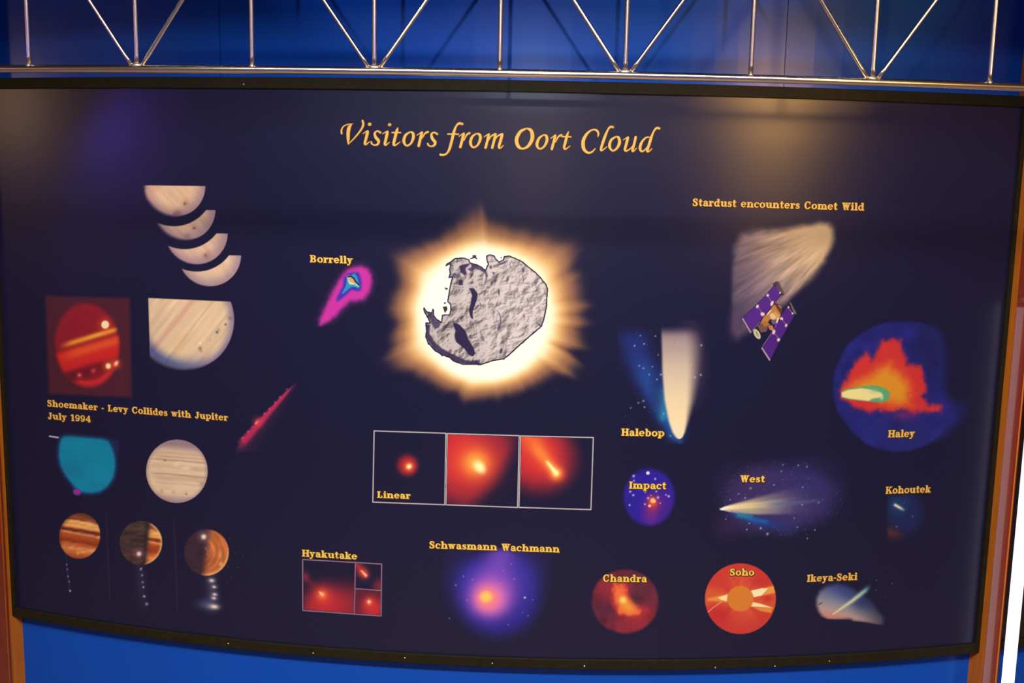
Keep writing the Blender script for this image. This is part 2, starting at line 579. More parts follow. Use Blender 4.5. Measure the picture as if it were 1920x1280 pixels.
# pale banded planet
a = Art(268, 818, 396, 948, 1.)
X, Y = a.X, a.Y
r = ell(X, Y, 331.7, 883.2, 57.5, 59)
k = ss(1.015, .985, r)
v = Y - 883 - (X - 331) * .09
w_ = fbm(X / 26, v / 5, 21) - .5
a.over(np.array([226, 190, 156.])[None, None] * (1 + .16 * w_)[..., None], k)
a.over((138, 110, 122), k * .85 * ss(-32, -52, v))
a.over((152, 122, 128), k * .6 * ss(38, 56, v))
a.over((150, 118, 130), k * .45 * ss(.85, 1, r))
for y, q, kk in ((-26, 2.2, .45), (-20, 1.8, .6), (-33, 3, .35), (7, 1.6, .6), (13, 6, .25), (24, 1.5, .25), (-8, 4, .2)):
    a.over((160, 126, 100), k * kk * np.exp(-((v - y + 3 * w_) / q) ** 2) * ss(278, 300, X))
a.over((250, 222, 185), k * .6 * np.exp(-ell(X, Y, 349, 877, 8, 3) ** 2))
a.over((250, 222, 185), k * .5 * np.exp(-ell(X, Y, 330, 872, 5, 3) ** 2))
for x, y, q, c in ((309, 862.5, 1.7, (110, 70, 50)), (349, 925.5, 2.2, (140, 105, 85)), (378, 906.5, 4, (175, 140, 120)), (303, 921, 4, (185, 150, 130)), (325, 922, 3, (190, 155, 130))):
    a.over(c, k * .8 * np.exp(-ell(X, Y, x, y, q) ** 2))
a.put('planet_picture', 'pale cream planet with thin level bands')


def banded(X, Y, cx, cy, rx, ry, seed):
    r = ell(X, Y, cx, cy, rx, ry, .15)
    v = (Y - cy - (X - cx) * .17) / ry
    w_ = fbm(X / 14, Y / 4, seed) - .5
    v2 = v + .10 * w_
    pos = np.array([-1, -.70, -.62, -.40, -.34, -.26, -.20, -.10, -.02, .25, .45, .6, .75, 1])
    cols = np.array([(118, 62, 48), (150, 78, 50), (238, 165, 95), (246, 176, 100), (232, 140, 75), (110, 45, 32), (130, 50, 34), (222, 150, 98), (190, 86, 46), (150, 58, 32), (198, 98, 52), (226, 138, 76), (205, 105, 52), (160, 70, 40)], float)
    C = np.stack([np.interp(v2, pos, cols[:, i]) for i in range(3)], -1) * (1 + .35 * w_)[..., None]
    return r, v, w_, C


# three stages of the impact on the orange planet
a = Art(104, 955, 196, 1122, 1.)
X, Y = a.X, a.Y
a.line([(124, 1036), (126, 1066), (131, 1108)], 2.5, (58, 52, 84), 2, .55)
r, v, w_, C = banded(X, Y, 149.5, 1004.5, 38.5, 43, 31)
k = ss(1.03, .96, r)
a.over(C, k)
a.over((95, 42, 34), k * .55 * ss(.80, 1.02, r) * ss(.3, -.6, (Y - 1004) / 43 + (X - 149) / 60))
a.over((250, 190, 130), k * .6 * (np.exp(-ell(X, Y, 134, 1026, 5, 2.5) ** 2) + np.exp(-ell(X, Y, 156, 1035, 6, 2) ** 2) + np.exp(-ell(X, Y, 172, 1032, 9, 3) ** 2) + np.exp(-ell(X, Y, 146, 1037, 3) ** 2) + np.exp(-ell(X, Y, 184, 1007, 3) ** 2)))
a.dots([(125, 1058, 1.4), (126, 1067, 1.4), (127.6, 1080, 1.6), (129.6, 1090, 1.5), (131.2, 1107, 2.)], (165, 165, 195), 1.3, .8)
a.glow(132, 1108, 1.1, (225, 205, 215), .9)
a.put('planet_picture', 'first orange banded planet of the impact row, whole and lit')

a = Art(216, 965, 312, 1146, 1.)
X, Y = a.X, a.Y
a.glow(264, 1090, 10, (54, 42, 74), .7, 50, -.07)
r, v, w_, C = banded(X, Y, 264, 1017.5, 40, 41.5, 41)
k = ss(1.03, .96, r)
bound = 277 + (Y - 1017) * -.10 + 3 * w_
lit = ss(-7, 8, X - bound)
a.over(np.array([74, 52, 50.]) * (1 + .8 * w_)[..., None], k * .9)
a.over((95, 74, 64), k * .5 * np.exp(-((v + .62) / .14) ** 2))
a.over(C, k * lit)
a.over((242, 185, 120), k * lit * .75 * ss(.86, .98, r))
a.over((34, 28, 42), k * .6 * np.exp(-((X - bound + 4) / 4) ** 2))
a.glow(260.6, 1038, 9, (170, 105, 110), .7)
a.glow(260.6, 1038, 4.2, (250, 212, 205), 1, p=3)
a.dots([(264, 1067, 2.2), (266.5, 1078, 2), (267.5, 1091, 2), (269, 1100, 1.8), (271, 1118, 2.2), (275, 1132, 3)], (190, 170, 200), 2, .75)
a.dots([(265, 1065, 1.1), (268.5, 1101, 1.), (269.5, 1117, 1.2)], (235, 220, 235), 1, .9)
a.put('planet_picture', 'second orange planet of the impact row, left part in shadow with a flash')

a = Art(338, 985, 462, 1154, 1.)
X, Y = a.X, a.Y
a.glow(396, 1105, 11, (62, 56, 92), .8, 42, -.05)
a.glow(388, 1132, 20, (74, 74, 118), .8, 10)
r, v, w_, C = banded(X, Y, 387, 1035.5, 42, 43.5, 51)
k = ss(1.03, .96, r)
bound = 388 + (Y - 1035) * -.12 + (X - 387) * 0 + 4 * w_
lit = ss(-10, 10, X - bound)
a.over(np.array([62, 38, 50.]) * (1 + .5 * w_)[..., None], k * .9)
q = np.hypot(X - 372, Y - 1036)
C2 = np.array([192, 102, 56.])[None, None] * (1 + .8 * (fbm(q / 5, Y / 30, 52) - .5))[..., None]
a.over(C2, k * lit)
a.over((245, 178, 105), k * lit * .85 * ss(.84, .97, r) * ss(-.5, .5, (Y - 1036) / 43 + .2))
a.over((235, 175, 115), k * lit * .6 * np.exp(-ell(X, Y, 413, 1041, 3, 8) ** 2))
a.over((250, 190, 115), k * lit * .7 * np.exp(-ell(X, Y, 414, 1057, 4) ** 2))
a.glow(382, 1006, 10, (135, 105, 120), .8)
a.glow(382, 1006, 4.6, (255, 226, 196), 1, p=3)
a.dots([(386, 1028, 2.), (389, 1032, 1.8), (389, 1038, 1.8)], (140, 140, 170), 2, .7)
for x, y, q1, q2 in ((397, 1088, 4.5, 2.8), (401.5, 1100, 3.4, 2.), (402.5, 1114, 3.8, 2.2), (401, 1121, 3.6, 2.2)):
    a.glow(x, y, q1 + 3, (150, 135, 150), .6, q2 + 2.5)
    a.glow(x, y, q1, (248, 228, 200), .95, q2, .2)
a.glow(399, 1137, 12, (165, 150, 165), .7, 6, .1)
a.glow(402, 1137, 7, (250, 226, 186), 1, 3.6, .15)
a.stars(26, (425, 990, 460, 1150), 7, (150, 145, 170), (.6, 1.1), .55)
a.put('planet_picture', 'third orange planet of the impact row, with a bright column of flashes below')

for x0, y0, x1, y1 in ((199, 960, 206, 1128), (326, 972, 333, 1140)):
    a = Art(x0 - 6, y0 - 6, x1 + 6, y1 + 6, 1.)
    a.line([(x0, y0), (x1, y1)], 3., (50, 43, 68), 2, .55)
    a.put('divider_line')

# comet with a violet glow
a = Art(586, 484, 712, 626, .9)
X, Y = a.X, a.Y
P = [(640, 515), (650, 505), (665, 499), (678, 497), (690, 502), (697, 513), (699, 530), (694, 548), (683, 562), (668, 566), (657, 566), (645, 577), (632, 592), (617, 604), (603, 612), (596, 611), (598, 598), (607, 578), (617, 557), (628, 535)]
d = sdpoly(X, Y, P)
n_ = fbm(X / 7, Y / 7, 61)
a.over((88, 36, 92), .8 * ss(13, -6, d + 5 * (n_ - .5)) * ss(625, 600, Y - (X - 640) * .2))
a.over((202, 52, 158), ss(4, -8, d + 3 * (n_ - .5)))
Pb = [(645, 520), (652, 513), (664, 510), (672, 511), (677, 522), (678, 537), (675, 545), (667, 545), (659, 543), (649, 552), (640, 560), (632, 565), (631, 560), (637, 548), (643, 536)]
a.poly(Pb, (58, 48, 172), 4)
Pt = [(650, 517), (656, 517), (665, 512), (670, 519), (673, 530), (675, 536), (672, 541), (667, 538), (658, 538), (650, 545), (643, 551), (641, 550), (645, 542), (649, 534), (650, 525)]
a.poly(Pt, (42, 146, 186), 1.6)
a.poly([(650, 517), (655, 516), (667, 528), (674, 535), (672, 538), (664, 534), (655, 533), (652, 527)], (150, 205, 190), 1)
a.poly([(651.5, 519), (659, 518), (665, 524), (668, 530), (664, 533), (656, 530), (653, 525)], (215, 160, 130), 1)
a.poly([(653.5, 525), (658, 530), (664, 531), (662, 533), (656, 531.5)], (255, 222, 160), .8)
a.line([(652, 518.5), (658, 518), (663.5, 522), (666, 527), (670, 531), (673, 534)], 2.6, (18, 14, 20), .6)
a.put('comet_picture', 'magenta comet with a blue and turquoise core')

# the great nucleus in its golden halo
a = Art(700, 362, 1132, 775, 1.25)
X, Y = a.X, a.Y
cx, cy = 916, 590
th = np.degrees(np.arctan2(Y - cy, X - cx)) % 360
d = np.hypot(X - cx, Y - cy)
TH = np.array([0, 5, 9, 14, 19, 24, 28, 33, 36, 41, 50, 62, 75, 90, 98, 105, 112, 122, 134, 143, 150, 157, 163, 170, 176, 184, 190, 195, 201, 206, 212, 218, 226, 238, 250, 258, 266, 270, 276, 284, 292, 300, 307, 314, 320, 325, 331, 337, 343, 349, 355, 360])
RD = np.array([186, 205, 184, 190, 206, 176, 214, 204, 214, 176, 166, 160, 158, 160, 166, 176, 160, 168, 172, 190, 216, 232, 205, 192, 184, 200, 196, 192, 190, 208, 232, 214, 190, 184, 190, 205, 224, 190, 182, 178, 184, 190, 206, 216, 232, 226, 196, 200, 196, 188, 204, 186])
out = (190 + .85 * (np.interp(th, TH, RD) - 190)) * (1 + .06 * (fbm(th / 6, d / 60, 71) - .5))
inn = 116 + 8 * np.cos(np.radians(th - 170))
t = (d - inn) / (out - inn)
pos = np.array([-9, 0, .16, .34, .55, .78, .95, 1.12])
cols = np.array([(255, 252, 236), (255, 251, 232), (255, 232, 184), (226, 170, 106), (164, 112, 78), (108, 74, 64), (62, 48, 58), NIGHT], float)
C = np.stack([np.interp(t, pos, cols[:, i]) for i in range(3)], -1)
a.over(C, ss(1.16, .62, t))
halo = a.put('comet_picture', 'large golden halo behind the grey rock')

px_ = lambda L, x0, y0, s: [(x0 + x / s, y0 + y / s) for x, y in L]
OUT = px_([(300, 205), (310, 185), (345, 165), (390, 130), (470, 122), (530, 140), (540, 172), (610, 192), (660, 218), (695, 250), (706, 215), (722, 188), (708, 140), (700, 105), (740, 90), (780, 100), (800, 135), (832, 165), (872, 145), (880, 110), (930, 103), (985, 125), (1060, 160), (1120, 210), (1190, 265), (1245, 320), (1300, 390), (1318, 440), (1312, 520), (1305, 620), (1285, 720), (1255, 810), (1170, 880), (1080, 960), (1000, 1030), (930, 1095), (880, 1135), (780, 1150), (700, 1175), (650, 1192), (560, 1188), (460, 1188), (380, 1160), (340, 1120), (260, 1095), (190, 1055), (120, 975), (95, 910), (105, 850), (95, 770), (140, 775), (120, 730), (80, 660), (80, 622), (108, 662), (155, 672), (168, 635), (180, 650), (178, 700), (205, 735), (255, 768), (262, 700), (295, 690), (335, 692), (345, 650), (345, 590), (316, 560), (325, 500), (335, 440), (350, 370), (365, 318), (328, 322), (340, 280), (332, 240), (345, 185), (312, 195)], 780, 460, 5.3333)
a = Art(790, 472, 1030, 686, .75)
X, Y = a.X, a.Y
d = sdpoly(X, Y, OUT) + 1.3 * (fbm(X / 5, Y / 5, 81) - .5)
k = ss(.9, -.9, d)
hgt = (fbm(X / 30, Y / 30, 82, 3) * 22 + fbm(X / 10, Y / 10, 83, 2) * 5.5) * (.62 + .5 * ss(930, 840, X))
hgt = hgt - 13 * np.abs(fbm(X / 20, Y / 16, 86, 4) - .5) - 6 * np.abs(fbm(X / 9, Y / 8, 87, 3) - .5) * ss(960, 850, X)
rg = random.Random(4)
for _ in range(48):
    x, y, q = rg.uniform(815, 1022), rg.uniform(482, 682), rg.choice([3, 4, 4, 5, 6, 8, 10, 14])
    e = np.hypot(X - x, Y - y) / q
    hgt = hgt - .17 * q * ss(1.1, .2, e) + .07 * q * np.exp(-((e - 1.05) / .25) ** 2)
gy, gx = np.gradient(hgt, .75)
sh = (gx * .75 + gy * .62)                                 # the picture's own relief, lit from its upper left
hgt2 = np.clip(.97 - .46 * sh, .34, 1.10)
tone = np.array([193, 176, 173.])
C = tone[None, None] * hgt2[..., None]
C = C + np.array([8, -4, 22.]) * np.clip(.75 - hgt2, 0, 1)[..., None] * 1.2
right = ss(860, 960, X)[..., None]
C = C * (.94 + .10 * right)
a.over((36, 28, 46), k)
a.over(np.clip(C, 0, 235), ss(-.6, -2.4, d))
DK = (50, 38, 72)
wob = 3 * (fbm(X / 6, Y / 6, 85) - .5)
for P, kk, sf in (
    ([(525, 425), (580, 428), (618, 485), (612, 530), (590, 600), (565, 660), (575, 740), (545, 725), (528, 655), (548, 570), (562, 500), (545, 460)], 1, .9),
    ([(370, 785), (405, 775), (445, 800), (500, 860), (520, 930), (545, 970), (570, 1020), (595, 1075), (570, 1108), (530, 1095), (485, 1035), (400, 965), (385, 900), (392, 850)], 1, .9),
    ([(430, 210), (475, 188), (545, 180), (520, 205), (490, 230), (510, 280), (490, 300), (450, 270)], .9, 1.2),
    ([(540, 176), (610, 195), (700, 258), (720, 300), (700, 350), (690, 280), (640, 245), (590, 235), (550, 265), (520, 235), (560, 215)], .75, 1.4),
    ([(420, 345), (465, 340), (470, 395), (430, 400)], .9, 1.),
    ([(330, 318), (380, 280), (440, 290), (450, 320), (390, 325)], .6, 2),
    ([(120, 670), (160, 680), (200, 740), (250, 770), (230, 820), (190, 840), (150, 770)], .75, 2),
    ([(95, 780), (140, 800), (135, 880), (180, 960), (260, 1030), (380, 1095), (500, 1150), (600, 1150), (650, 1190), (560, 1190), (380, 1160), (190, 1050), (95, 910)], .85, 1.6),
    ([(735, 200), (760, 215), (755, 240), (735, 228)], .8, 1), ([(760, 265), (790, 270), (778, 305)], .7, 1),
    ([(1060, 225), (1085, 230), (1078, 270), (1062, 262)], .7, 1), ([(1035, 185), (1065, 190), (1060, 215)], .6, 1),
    ([(820, 430), (838, 450), (835, 510), (820, 480)], .65, 1), ([(818, 655), (850, 700), (855, 780), (825, 850), (808, 830), (835, 770), (838, 710)], .6, 1.4),
    ([(840, 1040), (862, 1020), (862, 1075), (840, 1085)], .85, 1), ([(1200, 770), (1225, 775), (1255, 800), (1240, 810)], .7, 1),
    ([(640, 870), (670, 900), (690, 960), (710, 970), (660, 950)], .45, 1.6), ([(590, 1150), (640, 1140), (630, 1180), (585, 1180)], .7, 1.4),
    ([(880, 160), (920, 150), (860, 190), (810, 195)], .8, 1), ([(1000, 1030), (1090, 950), (1170, 880), (1250, 815), (1170, 890), (1060, 985)], .8, 1),
    ([(700, 330), (716, 340), (690, 390), (680, 370)], .5, 1.4), ([(680, 440), (700, 470), (690, 505), (672, 500)], .45, 1.4), ([(770, 640), (785, 670), (775, 740), (765, 690)], .4, 1.4),
):
    s_ = sdpoly(X, Y, px_(P, 780, 460, 5.3333)) + wob * .6
    a.over(DK, k * kk * ss(sf, -sf, s_))
for P, w_, kk in (([(960, 150), (935, 190), (955, 225)], 1.6, .6), ([(1060, 285), (1072, 320), (1075, 385)], 1.4, .5), ([(890, 200), (892, 250), (870, 280)], 1.2, .4), ([(1110, 530), (1125, 570), (1110, 605), (1080, 618)], 1.6, .6), ([(1080, 515), (1040, 540), (1040, 590), (1065, 615)], 1, .25), ([(1000, 330), (1005, 370), (980, 395)], 1, .35), ([(860, 340), (830, 390)], 1.4, .4), ([(970, 570), (940, 620), (920, 650)], 1, .35), ([(1190, 345), (1195, 400)], 1.3, .4), ([(980, 480), (978, 520)], 1.4, .45), ([(1130, 720), (1110, 760)], 1.6, .4), ([(640, 575), (655, 605)], 2, .5), ([(600, 640), (625, 600)], 1.5, .3), ([(760, 700), (720, 740), (690, 735)], 1.2, .3), ([(900, 960), (915, 930)], 1.4, .35)):
    a.line(px_(P, 780, 460, 5.3333), w_, (70, 55, 84), .8, kk)
a.over((225, 207, 195), k * .55 * np.exp(-ell(X, Y, 872, 562, 8, 20, .15) ** 4))
a.over((215, 196, 190), k * .5 * np.exp(-ell(X, Y, 917, 588, 9, 8) ** 4))
for P in ([(545, 132), (568, 122), (570, 98), (596, 98), (600, 122), (615, 135), (590, 125), (565, 128)], [(272, 615), (305, 612), (312, 635), (290, 668), (280, 640)], [(290, 425), (316, 428), (305, 443)], [(280, 570), (298, 570), (288, 584)], [(848, 118), (856, 118), (852, 128)], [(120, 980), (135, 975), (124, 990)], [(250, 1095), (270, 1092), (262, 1108)]):
    a.poly(px_(P, 780, 460, 5.3333), (70, 50, 52), .6, .95)
o = a.put('rock_picture', 'grey cratered rock', halo, .0009, .25)

# three framed views in red
FR = [((701.5, 807.5), (836, 812), (834, 946), (699, 941)), ((838.5, 812.5), (973.5, 816.5), (970.5, 951), (836, 946)), ((976, 817), (1112.5, 820), (1108, 955), (973, 951))]


def frame_lines(quads, w, col, parent, name='picture_border'):
    x0, y0 = np.min([np.min(q, 0) for q in quads], 0) - 3
    x1, y1 = np.max([np.max(q, 0) for q in quads], 0) + 3
    b = Art(x0, y0, x1, y1, .8)
    for q in quads:
        b.line(list(q) + [q[0]], w, col, .7)
    b.put(name, None, parent, .0009, .15)


def inframe(a, q):
    return ss(.6, -.6, sdpoly(a.X, a.Y, q))


LBL = ('first view of the framed row, a small red dot', 'middle view of the framed row, a wide red glow with yellow heart', 'last view of the framed row, a red glow with a narrow yellow tail')
for i, q in enumerate(FR):
    a = Art(min(p[0] for p in q) - 1, min(p[1] for p in q) - 1, max(p[0] for p in q) + 1, max(p[1] for p in q) + 1, 1.)
    X, Y = a.X, a.Y
    k = inframe(a, q)
    a.A = a.A + k * .2
    if i == 0:
        a.over((150, 34, 48), k * np.exp(-ell(X, Y, 764, 872, 20) ** 5))
        a.over((225, 60, 52), k * np.exp(-ell(X, Y, 766, 874, 11) ** 2))
        a.over((255, 170, 80), k * np.exp(-ell(X, Y, 767, 874, 6.5) ** 2))
        a.over((255, 244, 175), k * np.exp(-ell(X, Y, 767, 874.5, 4.5, 3.6, -.5) ** 3))
    elif i == 1:
        u = (X - 905) * .80 + (Y - 888) * .60
        w_ = np.hypot(X - 880, Y - 862)
        a.over((150, 40, 54), k * ss(44, 2, u) * ss(118, 60, w_))
        a.over((215, 48, 52), k * .95 * np.exp(-(ell(X, Y, 878, 862, 58, 50, .7)) ** 3))
        a.over((215, 48, 52), k * .6 * np.exp(-(ell(X, Y, 850, 850, 40, 60)) ** 3))
        a.over((240, 105, 50), k * .95 * np.exp(-(ell(X, Y, 889, 866, 33, 30)) ** 2))
        a.over((252, 180, 70), k * .95 * np.exp(-(ell(X, Y, 893, 869, 21, 20)) ** 2))
        a.over((255, 246, 175), k * np.exp(-(ell(X, Y, 899, 875.5, 13.5, 9.5, .85)) ** 3.2))
    else:
        w_ = ell(X, Y, 1005, 852, 88, 78, .55)
        a.over((150, 38, 52), k * ss(1.15, .55, w_))
        a.over((212, 48, 50), k * .95 * ss(1., .35, ell(X, Y, 1005, 850, 70, 62, .7)))
        d, t = sdseg(X, Y, [(988, 812), (1012, 848), (1043, 887)])
        a.over((238, 98, 52), k * .95 * np.exp(-(d / (22 - 8 * t)) ** 2))
        a.over((245, 130, 55), k * .9 * np.exp(-(d / (13 - 6 * t)) ** 2) * ss(.1, .5, t))
        d, t = sdseg(X, Y, [(1026, 866), (1043, 887)])
        a.over((252, 185, 80), k * np.exp(-(d / (4 + 4 * t)) ** 2))
        a.over((240, 90, 50), k * .7 * np.exp(-ell(X, Y, 1044, 888, 13) ** 2))
        a.over((252, 190, 80), k * .9 * np.exp(-ell(X, Y, 1042, 886, 8) ** 2))
        a.over((255, 244, 170), k * np.exp(-(d / (1.6 + 3.6 * t)) ** 3))
    o = a.put('comet_picture', LBL[i])
    frame_lines([q], 1.9, (214, 198, 192), o)

# one framed picture of three red views
q = ((567.5, 1048.5), (715.5, 1057), (714.5, 1154.5), (567.8, 1144))
a = Art(565, 1046, 718, 1157, .9)
X, Y = a.X, a.Y
k = inframe(a, q)
a.A = a.A + .2 * k
kl = k * ss(.5, -.5, X - 665.7)
ku = k * ss(-.5, .5, X - 665.7) * ss(.5, -.5, Y - 1105)
kd = k * ss(-.5, .5, X - 665.7) * ss(-.5, .5, Y - 1105)
v = Y - 1095 + np.abs(X - 606) * -.05
a.over((132, 36, 54), kl * ss(-26, 34, v - .45 * np.clip(604 - X, 0, 60)) * ss(560, 600, X + .3 * (Y - 1100)))
a.over((196, 42, 54), kl * .95 * np.exp(-ell(X, Y, 612, 1132, 42, 28) ** 2))
a.over((150, 40, 60), kl * .8 * np.exp(-ell(X, Y, 571, 1081, 9) ** 2))
d, t = sdseg(X, Y, [(570, 1080), (603, 1113)])
a.over((150, 40, 54), kl * .4 * np.exp(-(d / (4 + 5 * t)) ** 2))
a.over((225, 62, 52), kl * np.exp(-ell(X, Y, 605, 1117, 16) ** 2))
a.over((242, 115, 62), kl * np.exp(-ell(X, Y, 604, 1115, 8) ** 2))
d, t = sdseg(X, Y, [(598.5, 1109), (604, 1114)])
a.over((255, 190, 130), kl * np.exp(-(d / (1 + 2.8 * t)) ** 2))
d, t = sdseg(X, Y, [(668, 1058), (684, 1077)])
a.over((165, 44, 56), ku * np.exp(-(d / 9) ** 2))
a.over((225, 66, 54), ku * np.exp(-(np.hypot(X - 681, Y - 1073) / 7) ** 2))
d, t = sdseg(X, Y, [(677, 1069), (686, 1078.5)])
a.over((255, 190, 140), ku * np.exp(-(d / (1 + 2 * t)) ** 2))
a.over((135, 40, 56), ku * .9 * ss(28, 4, np.hypot(X - 716, Y - 1102)))
a.over((120, 34, 52), kd * .7)
a.over((205, 42, 54), kd * .95 * np.exp(-ell(X, Y, 700, 1143, 24, 22) ** 2.4))
a.over((220, 58, 54), kd * np.exp(-ell(X, Y, 693, 1130, 11) ** 2))
a.over((246, 130, 75), kd * np.exp(-ell(X, Y, 692, 1128, 5) ** 2))
a.over((255, 225, 190), kd * np.exp(-ell(X, Y, 692, 1128, 2.6) ** 2))
o = a.put('comet_picture', 'small framed picture of three red glows')
b = Art(564, 1045, 719, 1158, .8)
b.line(list(q) + [q[0]], 1.9, (160, 118, 140), .6)
b.line([(666.3, 1054), (664.8, 1151)], 1.9, (170, 110, 132), .6)
b.line([(665.7, 1103.3), (715, 1106.7)], 1.9, (170, 110, 132), .6)
b.put('picture_border', None, o, .0009, .15)

# violet glow with a pink heart
a = Art(828, 1026, 1036, 1206, 1.2)
X, Y = a.X, a.Y
r = ell(X, Y, 934, 1116, 92, 90)
a.over((42, 37, 140), .98 * ss(1.05, .58, r))
a.over((54, 50, 170), .75 * np.exp(-ell(X, Y, 895, 1085, 50, 45) ** 2))
a.over((58, 50, 160), .75 * np.exp(-ell(X, Y, 970, 1070, 46, 44) ** 2))
d, t = sdseg(X, Y, [(914, 1116), (942, 1034)])
a.over((112, 68, 182), .9 * np.exp(-(d / (34 - 8 * t)) ** 2.2) * ss(1.06, .85, r))
a.over((150, 80, 190), .9 * np.exp(-ell(X, Y, 926, 1110, 46, 42) ** 2.6))
a.over((236, 118, 186), np.exp(-ell(X, Y, 918, 1122, 34, 33) ** 3))
a.over((255, 132, 132), np.exp(-ell(X, Y, 914, 1121, 21, 20) ** 3))
a.over((255, 205, 98), np.exp(-ell(X, Y, 911.5, 1118.5, 12, 11) ** 4))
a.dots([(984, 1120, 2.), (854.5, 1096.5, 1.7), (869, 1080, 1.5), (886, 1086, 1.5), (964, 1085.5, 1.5), (875.5, 1124.5, 1.5), (944, 1069, 1.2), (959, 1057, 1.2), (990, 1154, 1.4), (980, 1148, 1.2), (999, 1124, 1.1), (953, 1171, 1.2), (938, 1093, 1.2), (843, 1159, 1.3)], (160, 150, 225), 1.4, .75)
a.dots([(984, 1120, 1.4)], (250, 240, 255), 1.4, 1)
a.put('comet_picture', 'violet glow with a pink and yellow heart')

# red disc with an orange diagonal
a = Art(1102, 1060, 1244, 1192, 1.)
X, Y = a.X, a.Y
r = ell(X, Y, 1172, 1127, 63, 60)
k = ss(1.06, .92, r)
n_ = fbm(X / 14, Y / 14, 91)
a.over(np.array([108, 36, 56.]) * (.6 + .8 * n_)[..., None], k)
a.over((150, 40, 56), k * .9 * np.exp(-ell(X, Y, 1136, 1098, 30, 26) ** 2))
a.over((160, 40, 52), k * .9 * np.exp(-ell(X, Y, 1195, 1165, 42, 24, -.3) ** 2))
a.over((84, 34, 60), k * .8 * np.exp(-ell(X, Y, 1132, 1142, 18, 16) ** 2))
a.over((90, 40, 54), k * .8 * np.exp(-ell(X, Y, 1205, 1105, 24, 22) ** 2))
P = [(1150, 1090), (1160, 1100), (1170, 1090), (1176, 1100), (1178, 1118), (1190, 1136), (1212, 1142), (1200, 1156), (1178, 1152), (1162, 1148), (1156, 1132), (1148, 1122), (1152, 1108)]
s_ = sdpoly(X, Y, P) + 16 * (n_ - .5)
a.over((190, 46, 52), k * ss(10, -2, s_))
a.over((235, 98, 58), k * ss(4, -6, s_))
a.over((246, 150, 58), k * .95 * np.exp(-ell(X, Y, 1177, 1136, 18, 13, .6) ** 2.5))
a.over((246, 120, 62), k * .7 * np.exp(-ell(X, Y, 1160, 1108, 8, 14) ** 2))
a.over((255, 215, 95), k * np.exp(-ell(X, Y, 1168, 1124.5, 7) ** 2.4))
a.over((66, 36, 52), k * .75 * np.exp(-ell(X, Y, 1192, 1122, 9, 11, -.6) ** 2))
a.put('comet_picture', 'dark red disc with an orange diagonal cloud')

# red disc round an orange centre
a = Art(1317, 1051, 1460, 1193, 1.)
X, Y = a.X, a.Y
k = ss(.9, -.9, (ell(X, Y, 1388.3, 1122, 66.3, 66.2) - 1) * 66)
th = np.degrees(np.arctan2(Y - 1122, X - 1388))
d = np.hypot(X - 1388, Y - 1122)
a.over((206, 58, 50), k)
st = fbm((th + 200) / 14, d / 90, 95) - .5
a.over((226, 92, 58), k * np.clip(.45 + 1.4 * st, 0, 1) * ss(62, 26, d))
a.over((190, 36, 46), k * .6 * np.exp(-ell(X, Y, 1352, 1152, 22, 20) ** 2))
a.over((192, 40, 50), k * .5 * np.exp(-ell(X, Y, 1424, 1090, 18, 10) ** 2))
a.over((222, 98, 48), k * ss(30, 8, np.abs(th + 2 - np.sign(th) * 0)) * ss(20, 40, d) * .8)
a.over((222, 100, 48), k * ss(26, 6, np.abs((th % 360) - 184)) * ss(20, 36, d) * .75)
a.over((200, 46, 52), k * .9 * np.exp(-ell(X, Y, 1440, 1122, 12, 7) ** 2))
a.over((240, 160, 70), k * .9 * ss(1, -3, sdpoly(X, Y, [(1410, 1107), (1452, 1096), (1454, 1112), (1413, 1120)])))
a.over((240, 150, 60), k * .85 * ss(1, -3, sdpoly(X, Y, [(1408, 1137), (1450, 1138), (1447, 1150), (1425, 1146)])))
a.over((240, 150, 70), k * .8 * ss(2, -3, sdpoly(X, Y, [(1364, 1113), (1326, 1121), (1326, 1126), (1364, 1129)])))
a.over((255, 232, 180), k * ss(1, -1, sdpoly(X, Y, [(1408, 1107), (1428, 1102.5), (1440, 1103), (1428, 1116), (1413, 1119.5)])))
a.over((255, 226, 165), k * ss(1, -1, sdpoly(X, Y, [(1411, 1128), (1428, 1132), (1449, 1139), (1430, 1138), (1408, 1136.5)])))
a.over((255, 224, 150), k * ss(1, -1, sdpoly(X, Y, [(1365, 1113.5), (1346, 1120), (1352, 1124), (1363, 1127)])))
a.disc(1388, 1122, 24.5, 24, (221, 124, 48), 1.8)
a.over((240, 140, 120), k * ss(1.4, .4, sdseg(X, Y, [(1326, 1148), (1338, 1138), (1352, 1128.5)])[0]))
a.put('comet_picture', 'bright red disc round a flat orange centre')

# twilight with a thin streak
a = Art(1520, 1076, 1702, 1186, 1.)
X, Y = a.X, a.Y
P = [(1531, 1122), (1537, 1108), (1550, 1098), (1570, 1094), (1592, 1100), (1612, 1112), (1634, 1128), (1648, 1146), (1658, 1158), (1655, 1170), (1644, 1171), (1630, 1168), (1600, 1164), (1597, 1161), (1592, 1160), (1566, 1161), (1552, 1160), (1542, 1155), (1535, 1146), (1531, 1134)]
d = sdpoly(X, Y, P)
low = ss(1.2, -1.2, Y - np.interp(X, [1520, 1552, 1592, 1598, 1625, 1650, 1702], [1150, 1160.5, 1161.5, 1164, 1167, 1172, 1176]))
up_ = np.clip(np.where((X > 1560) & (Y < 1150), 9, 3), 3, 9)
k = ss(5, -6, d) * low
t = np.clip((Y - 1095 - (X - 1550) * .28) / 62, 0, 1)
pos = np.array([0, .25, .5, .75, 1])
cols = np.array([(64, 70, 124), (100, 104, 142), (142, 138, 148), (182, 152, 142), (216, 138, 124)], float)
C = np.stack([np.interp(t, pos, cols[:, i]) for i in range(3)], -1)
fade = ss(1668, 1590, X + (1150 - Y) * .55)
a.over((34, 36, 62), .9 * ss(1690, 1600, X) * low * ss(10, -8, d))
